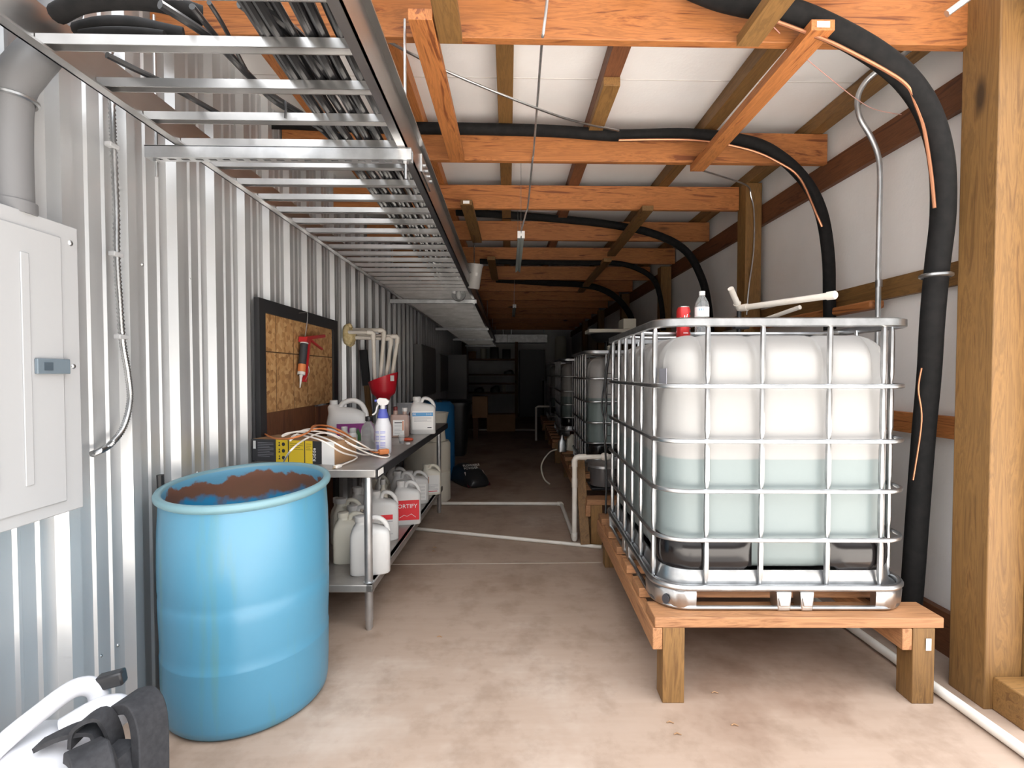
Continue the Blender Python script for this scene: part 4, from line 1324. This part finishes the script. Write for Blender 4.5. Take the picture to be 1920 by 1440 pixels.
    for sgx in (-1, 1):
        for sgy in (-1, 1):
            sel = [q for q in full_o if q[0].x * sgx > .345 and q[0].y * sgy > .445]
            sel.sort(key=lambda q: math.atan2(q[0].y * sgy - .40, q[0].x * sgx - .30))
            fv, ff = [], []
            for i, (p, nr) in enumerate(sel):
                wob = .004 * math.cos(i * 1.35)
                for (z, dn) in ((.078, -.002), (.070, .004 + wob), (.012, .000 + wob), (.0, -.008), (.0, -.035), (.07, -.035)):
                    fv.append(p + nr * dn + Vector((0, 0, z)))
            for i in range(len(sel) - 1):
                for k in range(5):
                    ff.append((i * 6 + k, i * 6 + 6 + k, i * 6 + 7 + k, i * 6 + k + 1))
            ff.append(tuple(range(6)))
            ff.append(tuple((len(sel) - 1) * 6 + k for k in range(6))[::-1])
            fo = MB().add(fv, ff).build('corner_foot', M['galv'], t, angle=40)
            if sgy < 0 and sgx < 0:
                c_ = Vector((-.518 + .125 - .132 * math.cos(R_(50)), -.618 + .125 - .132 * math.sin(R_(50)), .037))
                MB().lathe([(.020, -.002), (.020, .003)], c_, 18, Vector((-math.cos(R_(50)), -math.sin(R_(50)), 0)).to_track_quat('Z', 'Y').to_matrix().to_4x4(), sx=.75, sy=1).build('bolt_hole', M['ink'], fo)
    for (sx_, sy2) in ((.035, -.618), (.035, .618)):
        mfb = MB()
        s_ = 1 if sy2 < 0 else -1
        for x0, x1 in ((-.045, .025), (.050, .115)):
            mfb.prism([(x0 + .004, .078), (x1 - .004, .078), (x1 - .010, .0), (x0 + .010, .0)], 'y', sy2 - .004 * s_, sy2 + .06 * s_)
            mfb.prism([(x0 + .010, .055), (x1 - .010, .055), (x1 - .014, .02), (x0 + .014, .02)], 'y', sy2 - .010 * s_, sy2)
        mfb.build('middle_foot', M['galv'], t, bevel=.004)
    for x2 in (-.518, .518):
        mfb = MB()
        s_ = 1 if x2 < 0 else -1
        for y0, y1 in ((-.085, -.015), (.02, .09)):
            mfb.prism([(y0 + .004, .078), (y1 - .004, .078), (y1 - .010, .0), (y0 + .010, .0)], 'x', x2 - .004 * s_, x2 + .06 * s_)
        mfb.build('middle_foot', M['galv'], t, bevel=.004)
    MB().tube([q[0] for q in rrect(.512, .612, .125, .010, 8, 2)], .009, 8, closed=True).build('runner', M['galv'], t)
    return t


mat_cush = mat('smoky_black_plastic', (.010, .008, .008), .16)
RT = R_(-1.6)
ZST = .345
tanks = [(1.135, 2.585, .605, (.205, .242, .240), 'nearest caged white liquid tank standing on the front wooden platform', False),
         (1.27, 5.36, .715, (.17, .215, .21), 'second caged tank with measuring marks, partly behind the nearest one', True),
         (1.31, 8.15, .60, (.17, .215, .21), 'third caged tank half lost in the dark', False),
         (1.36, 10.6, .5, (.17, .215, .21), 'farthest caged tank, barely visible in the dark', False)]
for i, (x_, y_, lv, tint, lb, mk) in enumerate(tanks):
    ibc(lb, (x_, y_, ZST), RT, lv, 'tank_plastic_%d' % i, tint, mk)
# sticker on the side of tank one
tk = [o for o in bpy.data.objects if o.name.startswith('caged_tank')][0]
MB().box(-.4795, -.4775, -.585, -.48, .90, .975).build('sticker_placeholder', M['inkgrey'], tk)
bpy.data.objects['sticker_placeholder'].name = 'grey_sticker'

# ------------------------------------------------------------------ platforms
def stand(label, x0, x1, y0, y1, rz=0):
    cx_, cy_ = (x0 + x1) / 2, (y0 + y1) / 2
    t = thing('wooden_platform', label, 'platform', (cx_, cy_, 0), rz, 'wooden platforms under the tanks')
    hx, hy = (x1 - x0) / 2, (y1 - y0) / 2
    for (sx_, sy_) in ((-1, -1), (1, -1), (-1, 1), (1, 1)):
        ax, ay = sx_ * (hx - .045), sy_ * (hy - .045)
        MB().box(ax - .043, ax + .043, ay - .043, ay + .043, 0, .302).build('leg', M['yel_z'], t, bevel=.003)
    for sx_ in (-1, 1):
        ax = sx_ * (hx + .003) if sx_ < 0 else hx - .128
        MB().box(min(ax, ax - sx_ * .003) - (0.035 if sx_ < 0 else 0), max(ax, ax - sx_ * .003) + (0.035 if sx_ > 0 else 0), -hy + (.0), hy, .215, .300).build('side_rail', M['std_y'], t, bevel=.003)
    nsl = 6
    for k in range(nsl):
        w_ = .14
        ya = -hy + (2 * hy - w_) * k / (nsl - 1)
        MB().box(-hx - .03, hx + .03, ya, ya + w_, .302, .3435).build('deck_board', M['std_x'], t, bevel=.003)
    return t


s1 = stand('front wooden platform carrying the nearest tank', .625, 1.695, 1.912, 3.38, RT)
b = MB().box(.495, .515, -.7365, -.7345, .215, .262).build('price_tag', M['label'], s1)
stand('second wooden platform, under the tank with measuring marks', .66, 1.74, 3.74, 6.28, RT)
stand('third wooden platform in the dark under the far tanks', .70, 1.78, 7.2, 9.2, RT)
stand('fourth wooden platform in the dark under the farthest tank', .74, 1.82, 9.7, 11.4, RT)

# ------------------------------------------------------------------ on and around tank one
zt1 = ZST + 1.118
can = W(1278, 620, z=zt1 + .0)
zt1s = zt1
t = thing('drink_can', 'tall red drink can standing on the nearest tank', 'can', (.85, 2.42, zt1))
MB().lathe([(.026, 0), (.033, .008), (.033, .140), (.027, .155), (.027, .158), (.024, .158), (.023, .154)], (0, 0, 0), 28).build('body', mat('red_can_paint', (.55, .03, .03), .3, .4), t, angle=50)
MB().lathe([(.027, .1555), (.0275, .159), (.025, .1595)], (0, 0, 0), 28).build('lid', M['galv'], t)
cm = MB()
def on_can(a, z, r=.0335):
    return (r * math.cos(a), r * math.sin(a), z)
for (a0, z0, a1, z1) in ((-2.35, .105, -1.9, .075), (-1.9, .075, -1.75, .115), (-1.75, .115, -1.6, .075), (-1.6, .075, -1.35, .12), (-1.9, .03, -1.2, .03)):
    cm.tube([on_can(a0 + (a1 - a0) * k / 4, z0 + (z1 - z0) * k / 4) for k in range(5)], .0018, 5)
cm.build('white_logo', M['label'], t)
dk = MB()
for k in range(5):
    z0 = .035 + k * .020
    dk.add([on_can(a, z) for z in (z0, z0 + .014) for a in (-.95, -.8, -.65, -.5)], [(0, 1, 5, 4), (1, 2, 6, 5), (2, 3, 7, 6)])
dk.build('black_side_print', M['ink'], t, recalc=False)
t = thing('water_bottle', 'clear plastic water bottle with white cap standing on the nearest tank', 'bottle', (.932, 2.40, zt1))
t.scale = (1, 1, 1.04)
pr = [(.026, 0), (.032, .006)]
for k in range(7):
    z0 = .012 + k * .013
    pr += [(.033, z0), (.0305, z0 + .006)]
pr += [(.033, .105), (.033, .15), (.031, .165), (.022, .185), (.013, .200), (.012, .205)]
MB().lathe(pr, (0, 0, 0), 32).build('body', M['clear'], t, angle=70)
MB().lathe([(.0145, .203), (.0145, .220), (.013, .222)], (0, 0, 0), 20).build('cap', M['white'], t)
MB().lathe([(.0338, .105), (.0338, .148)], (0, 0, 0), 32, capb=False, capt=False).build('paper_band', M['label'], t)
pb_ = MB()
for k in range(3):
    pb_.add([(.0342 * math.cos(a), .0342 * math.sin(a), z) for z in (.130 - .0 * k, .140) for a in (-2.3 + k * .25, -2.2 + k * .25)], [(0, 1, 3, 2)])
pb_.build('blue_print', M['inkblue'], t, recalc=False)

t = thing('white_pipe_assembly', 'white angled pipe with open end sticking up above the nearest tank', 'pipe', (1.25, 2.68, zt1))
el = W(1386, 578, y=2.68)
ua = W(1370, 541, y=2.60)
en = W(1566, 553, y=2.25)
MB().tube([el, en], .0155, 14).build('long_pipe', M['pvc'], t, world=True)
MB().tube([el, ua], .0155, 14).build('short_pipe', M['pvc'], t, world=True)
dd = (en - el).normalized()
MB().tube([ua.lerp(el, .75), el, el + dd * .05], .020, 14).build('elbow', M['pvc'], t, world=True)
MB().tube([en - dd * .035, en, en + dd * .006], [.019, .020, .014], 14).build('end_fitting', M['pvc'], t, world=True)
MB().tube([(el.x, el.y, zt1 + .02), (el.x, el.y, el.z - .005)], .012, 12).build('riser', M['blackm'], t, world=True)
MB().tube([(el.x, el.y, zt1), (el.x, el.y, zt1 + .05)], .026, 12).build('base_fitting', M['pvc'], t, world=True)
MB().box(el.x - .03, el.x + .05, el.y - .02, el.y + .02, zt1 + .075, zt1 + .10).build('black_clip', M['blackm'], t, world=True, bevel=.004)
MB().tube([W(1420, 604, y=2.9), W(1500, 576, y=2.62)], .012, 10).build('lower_pipe', M['pvc'], t, world=True)

# PVC plumbing on the floor
t = thing('floor_plumbing', 'white pipe loop rising beside the second platform and crossing the floor', 'pipe', (.51, 3.84, 0))
MB().tube([(.512, 3.837, .03), (.512, 3.837, .62)], .0195, 14).build('riser', M['pvc'], t, world=True)
MB().tube([(.55, 3.835, .655), (.80, 3.85, .655)], .0185, 14).build('top_pipe', M['pvc'], t, world=True)
MB().tube([(.512, 3.837, .58), (.512, 3.837, .63), (.525, 3.837, .650), (.545, 3.837, .655), (.60, 3.84, .655)], .0235, 14).build('elbow', M['pvc'], t, world=True)
MB().tube([(.72, 3.843, .655), (.735, 3.843, .655), (.76, 3.845, .655), (.775, 3.845, .655)], [.024, .032, .032, .024], 14).build('union', M['pvc'], t, world=True)
MB().tube([(.512, 3.837, .42), (.512, 3.837, .49)], .0225, 14).build('coupling', M['pvc'], t, world=True)
MB().tube([(.512, 3.84, .02), (.518, 4.86, .02)], .017, 12).build('floor_run', M['pvc'], t, world=True)
MB().tube([(.518, 4.88, .02), (-.62, 4.92, .02), (-1.25, 4.93, .02)], .017, 12).build('floor_run', M['pvc'], t, world=True)
MB().tube([(.48, 4.88, .02), (.518, 4.88, .02), (.518, 4.84, .02)], .022, 12).build('elbow', M['pvc'], t, world=True)
MB().tube([(.512, 3.90, .022), (.512, 3.837, .022), (.512, 3.837, .07)], .0235, 12).build('elbow', M['pvc'], t, world=True)
tag(MB().tube([(-1.2, 4.27, .014), (-.74, 4.13, .014), (.69, 3.665, .014)], .014, 12).build('floor_pipe', M['pvc']), 'thin white pipe lying diagonally across the floor beyond the joint', 'pipe')
tag(MB().tube([(1.725, 7.0, .022), (1.725, 2.47, .022), (1.745, 1.60, .022), (1.76, 1.1, .022)], .020, 12).build('floor_pipe', M['pvc']), 'white pipe along the floor at the foot of the right wall', 'pipe')
t = thing('far_plumbing', 'thin white pipe riser in the dark beside the third tank', 'pipe', (.49, 8.9, 0))
MB().tube([W(1005, 826, y=9.6), W(1005, 764, y=9.6), W(1009, 762, y=9.6), W(1030, 762, y=9.6)], .022, 10).build('pipe', M['pvc'], t, world=True)

# strainer / pump between platforms
t = thing('pump_filter', 'clear-bowled pump strainer with black housing on the second platform', 'pump', (.80, 4.15, ZST))
MB().lathe([(.10, .02), (.115, .03), (.12, .17), (.12, .18)], (0, 0, 0), 28).build('clear_bowl', mat('smoky_clear_plastic', (.16, .15, .15), .15, 0, Transmission_Weight=.3), t)
MB().lathe([(.135, .18), (.135, .20), (.10, .22), (.05, .23)], (0, 0, 0), 28).build('metal_lid', M['galv2'], t)
MB().box(.08, .26, -.08, .12, .02, .16).build('motor', M['blackm'], t, bevel=.02)
MB().box(-.12, .20, -.10, .14, 0, .02).build('base', M['blackm'], t, bevel=.004)
t = tag(MB().bar((.575, 3.70, .02), (.575, 3.99, .60), .07, .03, roll=0).build('leaning_board', M['yel_z'], bevel=.003), 'short orange-brown board leaning beside the white riser pipe', 'board')
# black hose/wire down the cage corner
tag(MB().tube(sm([W(1150, 640, y=3.35), W(1142, 665, y=3.36), (.655, 3.37, 1.2), (.665, 3.38, 1.1), (.65, 3.39, .95), (.66, 3.39, .80), (.67, 3.39, .6), (.66, 3.36, .35)], 6), .007, 8).build('black_cable', M['cableb']), 'black cable hanging down the back corner of the nearest tank', 'cable')
tag(MB().tube(sm([W(1146, 655, y=3.39), W(1136, 690, y=3.4), (.66, 3.41, 1.25), (.64, 3.41, 1.08), (.66, 3.41, .98)], 6), .006, 8).build('black_cable', M['cableb']), 'second black cable looped beside the nearest tank', 'cable')

# controller on tank two
t = thing('controller_shelf', 'white tray and box on a black stand on top of the second tank', 'controller', (1.1, 5.5, ZST + 1.118))
zb_ = ZST + 1.118
MB().box(.88, 1.40, 5.45, 5.75, 1.745, 1.785).build('white_tray', M['cream'], t, world=True, bevel=.006)
MB().box(1.26, 1.40, 5.47, 5.72, 1.785, 1.90).build('white_box', M['cream'], t, world=True, bevel=.006)
MB().lathe([(.15, 0), (.19, .05), (.21, .09)], (1.13, 5.6, 1.65), 24).build('black_pan', M['blackm'], t, world=True)
MB().tube([(1.10, 5.6, zb_), (1.10, 5.6, 1.66)], .02, 10).build('pole', M['black'], t, world=True)
tag(MB().box(1.04, 1.12, 5.20, 5.28, zb_, zb_ + .13).build('cream_bottle', M['cream'], bevel=.015), 'small pale container on top of the second tank', 'container')

# stuff near third stand
tag(MB().loft([(0, .05, .04, 4, 0, 0), (.12, .05, .04, 4, 0, 0), (.16, .025, .02, 2, 0, 0), (.2, .02, .02, 2, 0, 0)], 20, Matrix.Translation((.66, 6.1, ZST))).build('silver_can', M['galv']), 'small silver can on the second platform corner', 'can')
tag(MB().loft([(0, .06, .05, 4, 0, 0), (.14, .06, .05, 4, 0, 0), (.2, .025, .02, 2, .01, 0)], 20, Matrix.Translation((.76, 6.2, ZST)) @ Matrix.Rotation(.2, 4, 'Y')).build('tilted_jug', M['cream']), 'pale jug behind the small silver can', 'jug')
tag(MB().tube(sm([(.60, 6.15, .36), (.50, 6.1, .33), (.40, 6.0, .20), (.42, 5.9, .06), (.48, 5.8, .012)], 6), .009, 8).build('drooping_hose', M['cream']), 'thin pale hose drooping to the floor from the second platform', 'hose')

# ------------------------------------------------------------------ backpack sprayer
t = thing('backpack_sprayer', 'white backpack sprayer tank with black straps on the floor at the bottom left', 'sprayer', (-1.185, 1.23, 0), R_(0))
t.scale = (.92, .95, .93)
wm = mat('bright_white_plastic', (.58, .58, .61), .35)
MB().loft([(0, .15, .12, 4, 0, 0), (.02, .165, .135, 4, 0, 0), (.25, .165, .135, 4, 0, 0), (.36, .15, .12, 3.5, 0, .01), (.40, .12, .10, 3, -.01, .02), (.425, .06, .06, 2.5, 0, .03)], 40).build('tank', wm, t, angle=60)
MB().tube(sm([(-.065, -.14, .33), (-.035, -.06, .43), (.02, .04, .49), (.055, .10, .510), (.085, .13, .48), (.09, .13, .40)], 7), .025, 14).build('handle', wm, t, angle=60)
MB().tube(sm([(.05, .06, .42), (.11, .10, .445), (.155, .12, .44), (.165, .12, .40)], 6), .030, 14).build('shoulder_ridge', wm, t, angle=60)
MB().bar((.085, .135, .500), (.15, .15, .510), .035, .040).build('black_clip', M['blackm'], t, bevel=.006)
MB().tube(sm([(-.11, -.05, .40), (-.17, -.02, .36), (-.22, -.08, .26), (-.24, -.10, .1)], 6), .010, 8).build('hose', mat('clear_grey_hose', (.5, .5, .5), .3), t)
st = MB()
MB().ribbon(sm([(.06, -.02, .435), (.12, .0, .455), (.17, .03, .44), (.19, .02, .38)], 6), .05, .012, (0, 1, 0)).build('webbing_strap', M['cloth'], t)
MB().ribbon(sm([(.13, .01, .42), (.15, .0, .475), (.19, .02, .485), (.205, .04, .42), (.21, .05, .33)], 6), .045, .010, (0, 1, 0)).build('webbing_strap', M['cloth'], t)
# padded shoulder harness
MB().loft([(.0, .105, .075, 5, .02, 0), (.20, .10, .07, 5, .01, 0), (.34, .07, .06, 4, 0, .01), (.40, .045, .045, 3, .0, .02)], 32, Matrix.Translation((.225, -.02, 0))).build('padded_harness', M['cloth'], t, angle=60)
MB().ribbon(sm([(.19, .10, .465), (.24, .09, .475), (.285, .06, .44), (.31, .03, .34), (.325, .0, .2), (.33, -.02, .02)], 8), .085, .03, (.25, 1, 0)).build('shoulder_pad', M['cloth'], t, bevel=.006)
MB().ribbon(sm([(.18, -.03, .43), (.23, -.06, .43), (.27, -.085, .38), (.30, -.10, .28), (.31, -.11, .05)], 8), .08, .028, (1, .3, 0)).build('shoulder_pad', M['cloth'], t, bevel=.006)

# ------------------------------------------------------------------ far end
def ebox(label, y0, y1, z0, z1, rods=True):
    t = thing('electrical_box', label, 'electrical box', (-1.34, (y0 + y1) / 2, z0), group='grey electrical boxes down the steel wall')
    MB().box(-1.386, -1.27, y0, y1, z0, z1).build('enclosure', M['greybox'], t, world=True, bevel=.004)
    MB().box(-1.27, -1.262, y0 + .02, y1 - .02, z0 + .02, z1 - .02).build('door', M['greybox'], t, world=True, bevel=.003)
    if rods:
        for yy in (y0 + .06, y0 + .75):
            if yy < y1:
                MB().tube([(-1.32, yy, z1), (-1.32, yy, 2.5)], .022, 10).build('conduit', M['panel'], t, world=True)
ebox('grey electrical box on the steel wall with two bright conduits above', 7.4, 8.8, .95, 1.73)
ebox('second grey electrical box farther down the steel wall', 9.4, 10.6, .95, 1.66, False)
tag(MB().box(-1.37, -.92, 11.2, 11.7, .0, 1.72).build('grey_cabinet', M['greybox'], bevel=.01), 'grey cabinet standing in the dark against the steel wall', 'cabinet')
t = thing('black_bin', 'black plastic bin with closed lid in the dark beyond the blue drum', 'bin', (-.92, 8.1, 0))
MB().loft([(0, .24, .24, 5, 0, 0), (.8, .31, .29, 5, 0, 0)], 28).build('body', M['blackm'], t)
MB().loft([(.80, .33, .31, 5, 0, 0), (.84, .33, .31, 5, 0, 0), (.88, .25, .22, 4, 0, 0)], 28).build('lid', M['blackm'], t)
t = thing('cardboard_box', 'upright cardboard box on a stump of lumber in the dark', 'box', (-.56, 9.9, 0), group='cardboard boxes in the dark')
MB().box(-.15, .15, 0, .3, .42, .84).build('carton', M['kraft'], t, bevel=.003)
MB().box(-.14, -.04, .05, .25, 0, .42).build('support_block', M['drk_z'], t)
t = thing('cardboard_box', 'wide low cardboard box on the floor near the far shelves', 'box', (-.16, 11.4, 0), group='cardboard boxes in the dark')
MB().box(-.32, .32, -.2, .2, 0, .38).build('carton', M['kraft'], t, bevel=.003)
t = thing('storage_rack', 'dark wooden storage shelves at the far end', 'shelf', (-.52, 14.7, 0))
for x_ in (-1.28, .24):
    for yy in (14.45, 14.95):
        MB().box(x_ - .04, x_ + .04, yy - .04, yy + .04, 0, 2.2).build('upright', M['drk_z'], t, world=True)
for z_ in (.75, 1.02, 1.28, 1.72):
    MB().box(-1.28, .24, 14.42, 14.98, z_ - .04, z_).build('shelf_board', M['drk_x'], t, world=True)
shelf_items = [('carton', (-1.05, 14.7, 1.72), (.22, .2, .22), 'kraft', 'brown carton on the top far shelf'), ('bucket', (-.72, 14.7, 1.72), (.2, .2, .3), 'cream', 'pale bucket on the top far shelf'),
               ('carton', (-.40, 14.7, 1.72), (.24, .2, .34), 'blackm', 'dark box on the top far shelf beside the pale bucket'), ('carton', (-.05, 14.7, 1.72), (.24, .2, .28), 'blackm', 'dark box at the right end of the top far shelf'),
               ('sack', (.02, 14.7, 1.28), (.3, .2, .12), 'blackm', 'dark sack on the upper middle far shelf'), ('sack', (-.38, 14.7, .75), (.3, .2, .2), 'blackm', 'dark lump on the lower far shelf'),
               ('sack', (-.85, 14.7, .75), (.3, .2, .14), 'blackm', 'low dark bundle on the lower far shelf'), ('jar', (-.12, 14.7, .75), (.1, .1, .2), 'cream', 'pale jar on the lower far shelf')]
for nm, p, s_, mt_, lb in shelf_items:
    hx, hy, hz = s_[0] / 2, s_[1] / 2, s_[2]
    pw = 8 if nm == 'carton' else 2.2
    if nm == 'sack':
        secs = [(0, hx, hy, 4, 0, 0), (hz * .6, hx * .9, hy, 3, 0, 0), (hz, hx * .3, hy * .4, 2, .05, 0)]
    elif nm == 'bucket':
        secs = [(0, hx * .85, hy * .85, 2, 0, 0), (hz, hx, hy, 2, 0, 0)]
    else:
        secs = [(0, hx, hy, pw, 0, 0), (hz * .97, hx, hy, pw, 0, 0), (hz, hx * .95, hy * .95, pw, 0, 0)]
    tag(MB().loft(secs, 24, Matrix.Translation(p)).build(nm, M[mt_]), lb, nm)
tag(MB().box(-1.2, .22, 16.0, 16.03, 0, 1.62).build('pale_panel', M['insul']), 'pale panel standing behind the far shelves', 'panel')
for x0, x1, lb in ((-1.02, -.03, 'left long pale duct section under the far ceiling'), (-.02, 1.18, 'right long pale duct section under the far ceiling')):
    tag(MB().box(x0, x1, 15.0, 15.5, 2.22, 2.46).box(x0 + .1, x0 + .13, 15.06, 15.09, 2.46, 2.615).box(x1 - .13, x1 - .1, 15.06, 15.09, 2.46, 2.615).build('air_duct', M['galv2'], bevel=.006), lb, 'duct', 'ducts at the far end')
tag(MB().box(.34, 1.1, 14.9, 15.4, 0, 2.0).build('dark_locker', M['darkgrey'], bevel=.008), 'tall dark locker beside the far shelves', 'locker')
tag(MB().lathe([(.16, 0), (.16, 1.1), (.12, 1.2)], (1.42, 13.6, 1.1), 20).build('white_tank', M['cream']), 'pale upright cylinder high up in the far right corner', 'cylinder')
tag(MB().box(.95, 1.8, 13.3, 13.9, 0, 1.1).build('dark_cabinet', M['darkgrey'], bevel=.008), 'dark low cabinet under the pale cylinder', 'cabinet')
tag(MB().tube([(-1.2, 11.4, .02), (.6, 11.3, .02)], .018, 8).build('floor_pipe', M['pvc']), 'faint white pipe crossing the dark floor near the far end', 'pipe')
# debris
random.seed(11)
deb = [(370, 968 + 390), ]
for (a, b, _w) in ((1256, 1356, 'in front of the near platform leg'), (1377, 1361, 'long one under the near platform'), (1270, 1378, 'nearest the bottom edge of the photo'), (1340, 1300, 'directly beside the left leg of the front platform'), (815, 1027, 'dark one just past the floor joint'), (813, 1034, 'beside the other dark one, nearer the floor joint'), (824, 1195, 'in the open floor right of the bench leg')):
    p = W(a, b, z=0)
    o = MB().tube([(p.x - .012, p.y, .003), (p.x, p.y + .004, .005), (p.x + .014, p.y - .004, .003)], [.002, .003, .0015], 6).build('leaf_scrap', mat_leaf if 'mat_leaf' in globals() else M['kraft'])
    tag(o, 'tiny dry leaf scrap on the concrete, ' + _w, 'debris', 'leaf scraps on the floor')
